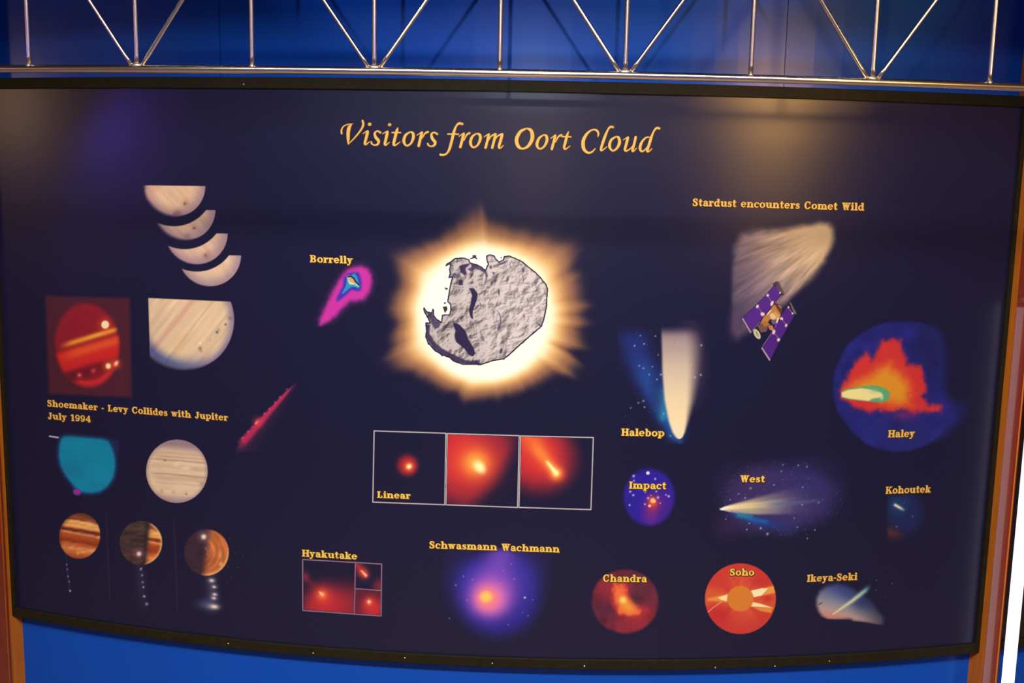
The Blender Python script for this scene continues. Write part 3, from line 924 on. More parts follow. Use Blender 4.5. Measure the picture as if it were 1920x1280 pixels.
a.over(C, k * (.2 + .8 * fade))
a.over((36, 50, 98), k * .6 * np.exp(-ell(X, Y, 1616, 1128, 20, 16) ** 2))
a.over((52, 70, 130), k * .5 * np.exp(-ell(X, Y, 1588, 1112, 16, 10) ** 2))
a.over((205, 128, 122), k * .6 * np.exp(-ell(X, Y, 1562, 1156, 24, 8) ** 2))
a.poly([(1534, 1133), (1540, 1129), (1543, 1128), (1537, 1134)], (60, 48, 66), .8, .9)
d2, t2 = sdseg(X, Y, [(1562, 1151), (1598, 1126), (1622, 1107), (1637, 1091)])
C = np.stack([np.interp(t2, [0, .4, .7, 1], c) for c in ([238, 205, 120, 40], [205, 208, 175, 55], [165, 170, 170, 90])], -1)
a.over(C, np.exp(-(d2 / (1.2 + 3.2 * np.sin(np.pi * np.clip(t2 * .75, 0, 1)))) ** 2) * ss(1., .6, t2))
a.dots([(1643, 1087.5, 1.2), (1672.5, 1093.5, 1.4), (1642, 1106, 1.2), (1660, 1118, .9), (1629, 1070, 1)], (130, 120, 145), 1.1, .7)
a.put('comet_picture', 'twilight sky crossed by a thin pale streak')

# comet fanning to the lower left, with a spacecraft
a = Art(1356, 402, 1580, 650, 1.2)
X, Y = a.X, a.Y
P = [(1377, 460), (1392, 440), (1420, 432), (1455, 430), (1500, 424), (1535, 417), (1552, 420), (1561, 430), (1562, 446), (1555, 468), (1546, 490), (1528, 515), (1500, 540), (1478, 560), (1450, 585), (1425, 606), (1400, 622), (1382, 632), (1374, 620), (1371, 590), (1371, 540), (1373, 500)]
n_ = fbm(X / 22, Y / 22, 101)
d = sdpoly(X, Y, P) + 8 * (n_ - .5)
th = np.arctan2(Y - 396, 1612 - X)
rr = np.maximum(np.hypot(X - 1612, Y - 396) - 58, 0)
st = fbm(th * 20, rr / 60, 102) - .5
st2 = fbm(th * 48, rr / 34, 103) - .5
soft = 9 + 6 * ss(1480, 1400, X) * ss(450, 430, Y)
k = ss(1, -1, d / soft) * ss(1366, 1376, X)
t = np.clip(rr / 240, 0, 1)
C = np.stack([np.interp(t, [0, .2, .45, .75, 1], c) for c in ([206, 212, 186, 140, 96], [170, 172, 152, 112, 78], [128, 130, 128, 118, 98])], -1)
C = C * (1 + ss(20, 110, rr) * (.55 * st + .28 * st2))[..., None]
a.over((64, 50, 66), .5 * ss(14, -6, d) * ss(1360, 1376, X))
a.over(C, k * (1 - .35 * ss(.45, 1, t)) * (1 - .35 * ss(.85, 1.02, th)))
a.over((90, 66, 100), .5 * np.exp(-ell(X, Y, 1378, 612, 12, 24) ** 2))
wild = a.put('comet_picture', 'pale fan shaped comet tail spreading to the lower left')

a = Art(1384, 522, 1500, 682, .7)
X, Y = a.X, a.Y
W_ = lambda L: px_(L, 1360, 500, 6.7375)
V1, V2 = (78, 34, 120), (84, 38, 128)
a.poly(W_([(218, 645), (395, 480), (525, 345), (612, 240), (640, 245), (705, 350), (640, 430), (520, 590), (440, 680), (335, 815)]), V2, .6)
a.poly(W_([(460, 1015), (580, 830), (640, 690), (720, 590), (790, 490), (860, 590), (870, 620), (790, 760), (690, 930), (570, 1170)]), V1, .6)
a.poly(W_([(205, 650), (222, 645), (330, 825), (315, 840)]), (176, 142, 152), .5)
a.poly(W_([(450, 1025), (465, 1015), (572, 1175), (556, 1190)]), (176, 142, 152), .5)
a.poly(W_([(605, 215), (650, 185), (735, 345), (715, 360), (645, 230), (612, 240)]), (74, 52, 66), .6)
a.poly(W_([(650, 190), (672, 190), (735, 330), (725, 345)]), (104, 82, 80), .5)
a.poly(W_([(808, 450), (828, 452), (900, 585), (880, 605), (865, 590)]), (110, 92, 88), .6)
for L in ([(645, 240), (700, 330)], [(790, 495), (850, 590)], [(540, 370), (590, 450)], [(410, 500), (465, 590)], [(720, 665), (770, 740)], [(610, 825), (675, 910)], [(330, 820), (440, 690)], [(470, 1000), (580, 840)], [(655, 690), (635, 760)]):
    a.line(W_(L), .9, (172, 138, 150), .5, .8)
a.poly(W_([(590, 490), (630, 465), (700, 490), (720, 530), (710, 600), (680, 560), (640, 500)]), (98, 52, 44), .8)
a.poly(W_([(660, 470), (700, 490), (715, 520), (690, 520)]), (168, 112, 88), .8)
a.poly(W_([(595, 500), (625, 480), (700, 600), (690, 650), (630, 690), (565, 660), (520, 730), (440, 720), (480, 640), (530, 590), (570, 540)]), (188, 120, 58), .7)
a.poly(W_([(625, 560), (690, 620), (640, 660), (600, 640)]), (214, 146, 80), 1)
a.poly(W_([(560, 600), (600, 580), (640, 630), (620, 670), (570, 650)]), (214, 186, 140), .8)
a.poly(W_([(575, 680), (640, 660), (640, 720), (600, 730)]), (112, 88, 104), .8)
a.poly(W_([(400, 740), (500, 700), (540, 760), (520, 820), (450, 830)]), (112, 78, 72), 1)
a.poly(W_([(450, 700), (520, 690), (570, 730), (500, 760)]), (170, 106, 56), 1)
a.poly(W_([(540, 745), (590, 735), (625, 810), (600, 815), (555, 790)]), (186, 118, 74), .8)
a.line(W_([(530, 600), (575, 550)]), 2, (240, 220, 185), .6)
a.line(W_([(650, 700), (670, 650)]), 2.6, (240, 222, 190), .6)
a.disc(1419.3, 626, 10.5, 5.2, (214, 200, 158), .7, 1, 1.05)
a.disc(1418.8, 625.6, 8, 3.2, (180, 166, 128), .8, .8, 1.05)
a.line(W_([(395, 820), (410, 870)]), 1.2, (110, 96, 80), .6)
for x, y, w2, h2 in ((535, 360, 2.4, 2.6), (590, 462, 2.6, 5), (405, 500, 2.4, 3.4), (470, 598, 4, 3.4), (712, 655, 3, 2.6), (768, 740, 2, 3), (612, 825, 2.6, 4.5), (672, 922, 2.8, 3.2), (690, 328, 1.5, 2), (798, 512, 1.5, 2), (848, 588, 1.6, 2)):
    a.disc(1360 + x / 6.7375, 500 + y / 6.7375, w2, h2, (226, 196, 184), .7, 1, .4)
a.put('spacecraft_picture', 'spacecraft with two violet solar wings', wild, .0009, .2)

# white and blue tails
a = Art(1158, 600, 1342, 832, 1.2)
X, Y = a.X, a.Y
d, t = sdseg(X, Y, [(1268, 812), (1248, 770), (1215, 715), (1195, 665), (1186, 622)])
a.over((32, 44, 112), .95 * np.exp(-(d / (17 + 13 * t)) ** 2.6) * ss(606, 640, Y))
d, t = sdseg(X, Y, [(1266, 806), (1246, 765), (1214, 705), (1190, 660)])
a.over((36, 84, 156), .95 * np.exp(-(d / (15 + 6 * t)) ** 2.2) * ss(1.1, .4, t))
a.over((40, 138, 172), .9 * np.exp(-(sdseg(X, Y, [(1243, 780), (1240, 735)])[0] / 9) ** 2))
a.over((32, 76, 140), .8 * np.exp(-(sdseg(X, Y, [(1258, 815), (1275, 826)])[0] / 6) ** 2))
a.over((32, 44, 100), .7 * np.exp(-ell(X, Y, 1232, 730, 16, 50) ** 3))
a.over((80, 62, 84), .75 * np.exp(-ell(X, Y, 1293, 680, 28, 72) ** 3))
yy = np.array([606, 620, 650, 700, 750, 790, 810, 819, 824])
lf = np.interp(Y, yy, [1240, 1240, 1241, 1242, 1246, 1254, 1261, 1267, 1273])
rt = np.interp(Y, yy, [1290, 1300, 1304, 1302, 1297, 1289, 1284, 1280, 1273.5])
sr = np.interp(Y, yy, [20, 20, 20, 17, 12, 6, 3, 2, 1.5])
k = ss(-3.5, 3.5, X - lf) * ss(1, -1, (X - rt) / sr) * ss(608, 632, Y) * ss(825, 821, Y)
C = np.stack([np.interp(Y, [610, 640, 690, 740, 780, 822], c) for c in ([120, 168, 208, 232, 243, 250], [98, 142, 182, 204, 214, 222], [108, 138, 158, 166, 166, 180])], -1)
a.over(C, k)
a.dots([(1189.8, 648, 1.6), (1207.5, 644.5, 1.6), (1239, 702, 1.8), (1217, 702, 1.2), (1206.5, 690, 1.5), (1198.5, 685.5, 1.4), (1232, 711, 1.4), (1206.5, 751.5, 1.7), (1197, 755, 1.5), (1182.5, 764.5, 1.3), (1208.5, 763, 1.4), (1315, 647, 1.8), (1314, 702.5, 1.8), (1303, 707, 1.6), (1296, 684, 1.2), (1229, 630, 1.4), (1201, 629, 1.2), (1234, 665, 1.2), (1223.5, 687, 1.2), (1244.5, 775, 1.3), (1257, 817, 1.3), (1270, 646, 1.2)], (200, 195, 215), 1.4, .8)
a.stars(55, (1172, 612, 1250, 790), 3, (120, 125, 175), (.6, 1.), .55)
a.stars(25, (1290, 620, 1330, 770), 4, (130, 120, 140), (.6, 1.), .5)
a.put('comet_picture', 'broad white comet tail beside a curved blue one')

# red and yellow flame in a blue disc
a = Art(1552, 596, 1818, 856, 1.1)
X, Y = a.X, a.Y
H = lambda L: px_(L, 1540, 590, 4.74)
P = H([(100, 640), (120, 500), (160, 400), (230, 270), (330, 180), (450, 110), (580, 70), (720, 58), (880, 70), (1000, 110), (1060, 170), (1085, 300), (1085, 500), (1090, 640), (1120, 740), (1180, 790), (1270, 810), (1255, 880), (1190, 960), (1120, 1040), (1000, 1120), (880, 1180), (760, 1212), (640, 1215), (500, 1190), (390, 1140), (290, 1050), (200, 950), (140, 840), (108, 730)])
n_ = fbm(X / 24, Y / 24, 111)
n2 = fbm(X / 7, Y / 7, 112)
d = sdpoly(X, Y, P)
sf = 4 + 14 * ss(1740, 1790, X)
a.over(np.array([36, 36, 112.]) * (.8 + .4 * n_)[..., None], ss(1, -1, d / sf))
a.over((28, 28, 72), .7 * ss(1, -1, d / sf) * np.exp(-ell(X, Y, 1745, 650, 30, 60) ** 2))
a.over((38, 44, 100), .5 * ss(1, -1, d / sf) * np.exp(-ell(X, Y, 1700, 820, 60, 26) ** 2))
FL = H([(170, 680), (230, 560), (290, 470), (300, 420), (330, 420), (355, 385), (400, 340), (440, 410), (480, 370), (520, 290), (545, 240), (620, 225), (700, 225), (715, 320), (745, 360), (755, 440), (880, 460), (905, 570), (935, 670), (880, 720), (930, 770), (950, 810), (1060, 812), (1050, 850), (920, 855), (820, 870), (720, 830), (580, 855), (480, 835), (420, 862), (300, 815), (230, 770), (178, 740)])
d2 = sdpoly(X, Y, FL) + 7 * (n2 - .5)
a.over((92, 38, 100), .85 * ss(11, -2, d2 + 6 * (fbm(X / 5, Y / 14, 114) - .5)) * ss(1, -1, d / sf))
a.over((120, 40, 100), .7 * np.exp(-ell(X, Y, 1695, 778, 22, 10) ** 2))
a.over((205, 50, 48), ss(6, -6, d2 + 6 * (fbm(X / 4, Y / 16, 115) - .5)))
OR = H([(200, 665), (300, 590), (400, 540), (500, 470), (560, 440), (620, 420), (650, 470), (720, 520), (790, 600), (810, 690), (780, 750), (800, 800), (700, 810), (600, 800), (500, 780), (560, 760)])
a.over((216, 88, 42), ss(14, -9, sdpoly(X, Y, OR) + 9 * (n2 - .5)))
a.over((220, 142, 38), .95 * ss(4, -20, sdpoly(X, Y, OR) + 8 * (n2 - .5)))
a.over((215, 62, 44), .7 * np.exp(-ell(X, Y, 1712, 737, 12, 3) ** 2))
GR = H([(180, 680), (240, 655), (400, 632), (480, 628), (560, 650), (612, 690), (600, 750), (560, 775), (480, 775), (420, 770), (250, 752), (182, 735)])
a.poly(GR, (92, 160, 112), 2.2)
CR = H([(180, 690), (235, 668), (350, 652), (420, 660), (490, 680), (530, 690), (548, 715), (515, 735), (455, 745), (420, 765), (250, 745), (182, 728)])
a.poly(CR, (238, 214, 140), 1.8)
a.over((150, 190, 140), .5 * np.exp(-ell(X, Y, 1640, 733, 10, 5) ** 2))
a.glow(1653, 745, 3, (235, 225, 175), .8, 4)
a.put('comet_picture', 'red and yellow flame shape on a large blue disc')

# blue disc with stars and an orange spot
a = Art(1162, 872, 1272, 990, .9)
X, Y = a.X, a.Y
r = ell(X, Y, 1217, 931.5, 48, 53.5)
k = ss(1.10, .88, r)
n_ = fbm(X / 12, Y / 12, 121)
a.over(np.array([44, 30, 150.]) * (.9 + .2 * n_)[..., None], k)
a.over((82, 34, 132), k * .8 * np.exp(-ell(X, Y, 1238, 945, 26, 30) ** 2))
a.over((112, 38, 130), k * .85 * np.exp(-ell(X, Y, 1220, 966, 15, 20) ** 2))
a.over((200, 48, 62), k * .95 * np.exp(-ell(X, Y, 1224, 944, 11, 13) ** 2))
a.over((240, 100, 62), k * np.exp(-ell(X, Y, 1223.5, 940, 6.5, 7) ** 2))
a.disc(1224, 938, 4.6, 4.6, (255, 178, 98), 1.4)
a.disc(1226.5, 939.5, 3, 2.6, (255, 200, 130), 1.2)
a.disc(1218, 948.2, 2.7, 2.5, (255, 200, 160), 1.2)
a.disc(1214.8, 886.5, 3.2, 3.2, (255, 222, 222), 1.2)
a.dots([(1188, 892, 2.2), (1228.5, 897.5, 1.8), (1188.5, 901, 1.6), (1181.7, 921.2, 1.9), (1187.5, 928, 1.9), (1210, 921.5, 1.9), (1230.5, 921, 1.6), (1253.8, 930, 2), (1248.8, 927.5, 1.4), (1180.5, 946.5, 1.7), (1215.2, 933.5, 2), (1233.7, 932.2, 2.2), (1209.3, 945, 1.6), (1220.5, 928.5, 1.1), (1238, 943, 1.2)], (232, 205, 245), 1.8, .95)
a.put('comet_picture', 'small royal blue disc with white stars and an orange spot')

# comet with its tail opening to the right
a = Art(1334, 852, 1592, 1018, 1.2)
X, Y = a.X, a.Y
r = ell(X, Y, 1462, 934, 122, 78, -.1)
n_ = fbm(X / 40, Y / 40, 131)
a.over((60, 48, 100), .95 * ss(1.06, .55, r + .3 * (n_ - .5)))
a.over((50, 44, 100), .8 * np.exp(-ell(X, Y, 1515, 912, 52, 46) ** 2))
a.over((64, 42, 88), .6 * np.exp(-ell(X, Y, 1400, 905, 46, 30) ** 2))
a.over((60, 38, 80), .6 * np.exp(-ell(X, Y, 1370, 985, 30, 20) ** 2))
u = X - 1350.5
top = np.interp(u, [0, 8, 30, 70, 130, 200], [0, -5, -11, -21, -35, -50])
bot = np.interp(u, [0, 8, 30, 70, 130, 200], [0, 3, 9, 10, 9, 8])
v = Y - 954
C = np.stack([np.interp(u, [0, 25, 60, 95, 140, 190], c) for c in ([255, 246, 214, 160, 96, 60], [250, 214, 192, 146, 84, 52], [235, 160, 142, 140, 122, 98])], -1)
k = ss(-1, 1, (v - top) / (1 + u * .06)) * ss(1, -1, (v - bot) / (1 + u * .03)) * ss(-1, 3, u)
ray = .75 + .5 * np.exp(-((v + u * .10 - (-1)) / (2 + u * .05)) ** 2) - .25 * np.exp(-((v + u * .20) / (2 + u * .04)) ** 2) * ss(40, 100, u)
a.over(C, np.clip(k * ray, 0, 1) * ss(215, 90, u))
a.over((92, 96, 140), .55 * np.exp(-((v + u * .085) / 3.5) ** 2) * ss(80, 110, u) * ss(215, 150, u))
d, t = sdseg(X, Y, [(1372, 963), (1420, 977), (1505, 995)])
a.over((30, 56, 132), .9 * np.exp(-(d / (4 + 7 * t)) ** 2) * ss(1.05, .5, t))
a.over((40, 128, 160), .9 * np.exp(-(sdseg(X, Y, [(1385, 965), (1408, 969)])[0] / 5) ** 2))
a.over((36, 92, 160), .8 * np.exp(-(sdseg(X, Y, [(1405, 972), (1435, 978)])[0] / 4.5) ** 2))
a.over((255, 250, 235), np.exp(-(sdseg(X, Y, [(1351.5, 954), (1356, 954.5)])[0] / 2) ** 2))
a.dots([(1407.5, 915, 1.8), (1397, 933, 1.5), (1385, 925.5, 1.2), (1405, 981, 1.4), (1426.5, 990, 2), (1439, 1000.5, 2.2), (1400.5, 992.5, 1.5), (1369, 936.5, 1.1), (1468, 871, 1.2), (1497, 872, 1.4), (1513, 875, 1.4), (1451, 909, 1.3), (1505, 913, 1.2), (1504, 946, 1.3), (1535, 942, 1.3), (1528, 993, 1.3), (1513.5, 1009, 1.3), (1465, 883, 1.2), (1495, 988, 1.2), (1361, 973, 1.2), (1489, 971, 1.2)], (205, 195, 215), 1.3, .8)
a.stars(320, (1345, 858, 1585, 1012), 9, (135, 125, 170), (.6, 1.1), .6, (1465, 934, 116, 74))
a.put('comet_picture', 'yellow comet tail opening to the right among many stars')

# little comet in a dark blue patch
a = Art(1652, 918, 1748, 1018, 1.)
X, Y = a.X, a.Y
r = ell(X, Y, 1697, 962, 42, 50)
a.over((30, 36, 82), .95 * ss(1.05, .5, r) * ss(1658, 1666, X))
a.over((32, 58, 100), .8 * np.exp(-ell(X, Y, 1682, 945, 24, 22) ** 2) * ss(1660, 1670, X) * ss(925, 934, Y))
a.over((94, 42, 46), .85 * np.exp(-ell(X, Y, 1672, 999, 18, 10, .4) ** 2) * ss(1660, 1667, X))
d, t = sdseg(X, Y, [(1678.5, 946.5), (1700, 959)])
a.over((70, 100, 140), .7 * np.exp(-(d / 5) ** 2) * ss(1, .5, t))
a.over((232, 212, 192), np.exp(-(d / (2.6 - .8 * t)) ** 2.6) * ss(.95, .35, t))
a.dots([(1711, 968, 1.5), (1681, 987, 1.6), (1695, 942, 1.1)], (130, 140, 175), 1.3, .7)
a.put('comet_picture', 'small dark blue patch with a short white comet')


# ------------------------------------------------------------------ lettering
GOLD = [235., 181., 84.]
INKS = {'gold': mat('gold_ink', tuple(alb([238, 184, 88])), .45, spec=.3), 'edge': mat('brown_ink', tuple(alb([84, 46, 14])), .5, spec=.2),
        'yellow': mat('yellow_ink', tuple(alb([246, 200, 88])), .45, spec=.3)}


def catmull(P, n=7):
    P = np.asarray(P, float)
    if len(P) < 3:
        t = np.linspace(0, 1, n)[:, None]
        return P[0] * (1 - t) + P[-1] * t
    Q = np.vstack([2 * P[0] - P[1], P, 2 * P[-1] - P[-2]])
    out = []
    for i in range(1, len(Q) - 2):
        p0, p1, p2, p3 = Q[i - 1:i + 3]
        for t in np.arange(n) / n:
            out.append(.5 * (2 * p1 + (p2 - p0) * t + (2 * p0 - 5 * p1 + 4 * p2 - p3) * t * t + (3 * p1 - p0 - 3 * p2 + p3) * t ** 3))
    out.append(P[-1])
    return np.array(out)


def ribbon(P, g=0., n=7, rounded=True, smooth=True):
    """polygons of a pen stroke; P holds (x, y, width)"""
    Q = catmull(P, n) if smooth else np.asarray(P, float)
    xy, w = Q[:, :2], np.maximum(Q[:, 2] / 2, .01) + g
    T = np.gradient(xy, axis=0)
    T /= np.linalg.norm(T, axis=1)[:, None] + 1e-9
    N = np.stack([-T[:, 1], T[:, 0]], 1)
    L, Rr = xy + N * w[:, None], xy - N * w[:, None]
    polys = [[L[i], Rr[i], Rr[i + 1], L[i + 1]] for i in range(len(xy) - 1)]
    if rounded:
        for e in (0, -1):
            polys.append([xy[e] + w[e] * np.array([math.cos(t), math.sin(t)]) for t in np.linspace(0, 2 * math.pi, 13)[:-1]])
    elif g:
        for e, sg in ((0, -1), (-1, 1)):
            polys.append([L[e], Rr[e], Rr[e] + T[e] * g * sg, L[e] + T[e] * g * sg])
    return polys


class Pen:
    SW, O, SH = .235, .09, .12

    def __init__(s, g):
        s.g, s.P = g, []

    def rect(s, x0, y0, x1, y1):
        g = s.g
        s.P.append([(x0 - g, y0 - g), (x1 + g, y0 - g), (x1 + g, y1 + g), (x0 - g, y1 + g)])
        return s

    def stem(s, x, y0, y1, bot='b', top='l'):
        s.rect(x, y0, x + s.SW, y1)
        for at, k in ((y0, bot), (y1 - s.SH, top)):
            if k:
                s.rect(x - (s.O if k in 'lb' else 0), at, x + s.SW + (s.O if k in 'rb' else 0), at + s.SH)
        return s

    def ring(s, cx, cy, rx, ry, tx, ty, a0=0, a1=360):
        g = s.g
        A = np.radians(np.linspace(a0, a1, 25))
        ox, oy, ix, iy = rx + g, ry + g, rx - tx - g, ry - ty - g
        for a, b in zip(A[:-1], A[1:]):
            s.P.append([(cx + ox * math.cos(a), cy + oy * math.sin(a)), (cx + ox * math.cos(b), cy + oy * math.sin(b)), (cx + ix * math.cos(b), cy + iy * math.sin(b)), (cx + ix * math.cos(a), cy + iy * math.sin(a))])
        return s

    def diag(s, x0, y0, x1, y1, w):
        g = s.g * 1.2
        s.P.append([(x0 - g, y0), (x0 + w + g, y0), (x1 + w + g, y1), (x1 - g, y1)])
        return s

    def pen(s, *P):
        s.P += ribbon(P, s.g, 5, False)
        return s

    def dot(s, x, y, r):
        r += s.g
        s.P.append([(x + r * math.cos(t), y + r * math.sin(t)) for t in np.linspace(0, 2 * math.pi, 13)[:-1]])
        return s


XH = .72


def glyph(c, g):
    p = Pen(g)
    w = .7
    if c == 'S':
        p.pen((.60, .78, .12), (.48, .93, .12), (.32, .94, .13), (.17, .85, .17), (.17, .70, .2), (.32, .57, .22), (.50, .45, .22), (.62, .30, .2), (.58, .13, .17), (.42, .05, .13), (.26, .06, .12), (.12, .2, .12)).rect(.57, .68, .66, .98).rect(.07, .02, .16, .34); w = .78
    elif c == 'L':
        p.stem(.12, 0, 1, 'b', 'b').rect(.12, 0, .70, .12).rect(.60, 0, .70, .34); w = .80
    elif c == 'C':
        p.ring(.45, .5, .43, .53, .22, .12, 45, 318).rect(.70, .62, .79, 1.0).pen((.70, .18, .13), (.80, .30, .09)); w = .92
    elif c == 'J':
        p.stem(.34, .28, 1, '', 'b').pen((.445, .34, .21), (.42, .12, .2), (.28, .04, .14), (.14, .10, .14), (.10, .2, .16)).dot(.13, .2, .10); w = .72
    elif c == 'B':
        p.stem(.12, 0, 1, 'l', 'l').rect(.3, .89, .5, 1).rect(.3, .46, .52, .57).rect(.3, 0, .52, .11).ring(.50, .755, .27, .245, .2, .1, -90, 90).ring(.52, .26, .31, .27, .21, .11, -90, 90); w = .94
    elif c == 'W':
        p.diag(.06, 1, .27, 0, .22).diag(.27, 0, .47, .95, .11).diag(.44, 1, .66, 0, .22).diag(.66, 0, .92, 1, .11).rect(-.02, .9, .36, 1).rect(.38, .9, .74, 1).rect(.80, .9, 1.12, 1); w = 1.14
    elif c == 'H':
        p.stem(.12, 0, 1, 'b', 'b').stem(.68, 0, 1, 'b', 'b').rect(.3, .45, .7, .57); w = 1.02
    elif c == 'I':
        p.stem(.13, 0, 1, 'b', 'b'); w = .48
    elif c == 'K':
        p.stem(.12, 0, 1, 'b', 'b').diag(.30, .40, .70, .95, .13).diag(.70, .05, .42, .55, .24).rect(.60, .9, .96, 1).rect(.60, 0, 1.02, .105); w = 1.02
    elif c == 'a':
        p.stem(.40, .0, .50, 'r', '').pen((.13, .56, .15), (.22, .66, .12), (.36, .67, .13), (.49, .58, .19), (.505, .45, .21)).ring(.29, .20, .25, .22, .19, .10, 60, 340).pen((.28, .40, .10), (.42, .42, .10)).dot(.15, .54, .085); w = .74
    elif c == 'b':
        p.rect(.09, 0, .30, 1.04).rect(.0, .94, .2, 1.04).ring(.42, .36, .35, .37, .2, .11); w = .82
    elif c == 'c':
        p.ring(.36, .36, .35, .37, .2, .11, 42, 322).dot(.58, .55, .1); w = .70
    elif c == 'd':
        p.stem(.48, 0, 1.04, 'r', 'l').ring(.37, .36, .35, .37, .2, .11); w = .84
    elif c == 'e':
        p.ring(.37, .36, .36, .37, .2, .11, 0, 325).rect(.14, .33, .70, .43); w = .76
    elif c in 'hn':
        p.stem(.10, 0, 1.04 if c == 'h' else XH).stem(.57, 0, .50, 'b', '').ring(.485, .44, .295, .29, .2, .12, 0, 150); w = .92
    elif c == 'm':
        p.stem(.10, 0, XH).stem(.53, 0, .50, 'b', '').stem(.96, 0, .50, 'b', '').ring(.45, .44, .29, .29, .2, .12, 0, 150).ring(.88, .44, .29, .29, .2, .12, 0, 150); w = 1.30
    elif c == 'i':
        p.stem(.10, 0, XH).dot(.20, .93, .13); w = .44
    elif c == 'k':
        p.stem(.10, 0, 1.04).diag(.28, .30, .55, .66, .12).diag(.52, .05, .34, .42, .22).rect(.44, .62, .76, .72).rect(.44, 0, .82, .105); w = .84
    elif c == 'l':
        p.stem(.10, 0, 1.04); w = .44
    elif c == 'o':
        p.ring(.38, .36, .37, .37, .2, .11); w = .78
    elif c == 'p':
        p.stem(.10, -.26, XH).ring(.46, .36, .35, .37, .2, .11); w = .86
    elif c == 'r':
        p.stem(.10, 0, XH).pen((.30, .46, .10), (.38, .60, .12), (.50, .65, .16), (.57, .60, .16)).dot(.53, .58, .11); w = .64
    elif c == 's':
        p.pen((.46, .54, .10), (.36, .66, .10), (.22, .66, .12), (.12, .56, .15), (.20, .44, .19), (.38, .33, .2), (.48, .21, .17), (.40, .08, .12), (.24, .04, .10), (.10, .14, .10)).rect(.43, .5, .51, .71).rect(.05, .02, .13, .23); w = .60
    elif c == 't':
        p.rect(.13, .14, .34, .94).rect(.02, .61, .50, .72).pen((.235, .2, .21), (.28, .07, .15), (.40, .05, .1), (.50, .14, .08)); w = .56
    elif c == 'u':
        p.stem(.10, .22, XH, '', 'l').stem(.55, 0, XH, 'r', 'l').ring(.37, .28, .27, .28, .19, .12, 180, 320); w = .90
    elif c == 'v':
        p.diag(.05, XH, .26, 0, .21).diag(.29, 0, .53, XH, .10).rect(-.03, .62, .36, XH).rect(.42, .62, .74, XH); w = .74
    elif c == 'w':
        p.diag(.05, XH, .22, 0, .2).diag(.25, 0, .40, .66, .10).diag(.37, XH, .55, 0, .2).diag(.58, 0, .79, XH, .10).rect(-.03, .62, .34, XH).rect(.36, .62, .62, XH).rect(.70, .62, .98, XH); w = 1.0
    elif c == 'y':
        p.diag(.05, XH, .27, .02, .21).diag(.22, -.12, .53, XH, .10).rect(-.03, .62, .36, XH).rect(.42, .62, .74, XH).pen((.30, -.06, .12), (.22, -.2, .13), (.1, -.22, .12)).dot(.1, -.19, .10); w = .74
    elif c == '1':
        p.stem(.22, 0, 1, 'b', '').pen((.05, .80, .10), (.25, .93, .14)); w = .66
    elif c == '9':
        p.ring(.36, .66, .34, .34, .19, .10).pen((.60, .64, .2), (.57, .34, .19), (.42, .10, .14), (.2, .06, .12)).dot(.16, .13, .1); w = .76
    elif c == '4':
        p.rect(.42, 0, .63, 1).rect(.02, .22, .74, .35).pen((.50, .94, .12), (.07, .30, .11)).rect(.34, 0, .71, .10); w = .78
    elif c == '-':
        p.rect(.03, .30, .33, .44); w = .38
    elif c == ' ':
        w = .50
    return p.P, w + .05


def flat_mesh(name, layers, parent, label=None):
    """layers: (list of polygons in places of the photograph, ink, height over the sheet)"""
    V, Fc, mi = [], [], []
    names = []
    for polys, ink, off in layers:
        if ink not in names:
            names.append(ink)
        for P in polys:
            P = np.asarray(P, float)
            ar = np.sum(P[:, 0] * np.roll(P[:, 1], -1) - np.roll(P[:, 0], -1) * P[:, 1])
            if abs(ar) < 1e-6:
                continue
            if ar > 0:
                P = P[::-1]
            b = sum(len(q) for q in V)
            V.append(pix(P[:, 0], P[:, 1], off))
            Fc.append(list(range(b, b + len(P))))
            mi.append(names.index(ink))
    o = obj(name, np.concatenate(V), Fc, None, parent, mats=[INKS[k] for k in names], mi=mi)
    if label:
        o['label'] = label
    return o


def caption(text, x0, y0, x1, y1, cap, ink='gold', extra=0.):
    tot = sum(glyph(c, 0)[1] for c in text)
    sx = math.hypot(x1 - x0, y1 - y0) / tot
    bx, by = (x1 - x0) / tot, (y1 - y0) / tot
    slant = .02 + ((x0 + x1) / 2 - 960) * 8.2e-5 + extra
    lay = []
    for g, k, off in ((.10, 'edge', .0010), (.012, ink, .0014)):
        polys, cur = [], 0.
        for c in text:
            P, w = glyph(c, g)
            for q in P:
                q = np.asarray(q, float)
                dx = .10 if k == 'edge' else 0
                polys.append(np.stack([x0 + (cur + q[:, 0]) * bx + slant * cap * q[:, 1] + dx * 5, y0 + (cur + q[:, 0]) * by - cap * q[:, 1] + dx * 5], 1))
            cur += w
        lay.append((polys, k, off))
    return flat_mesh('caption', lay, board)


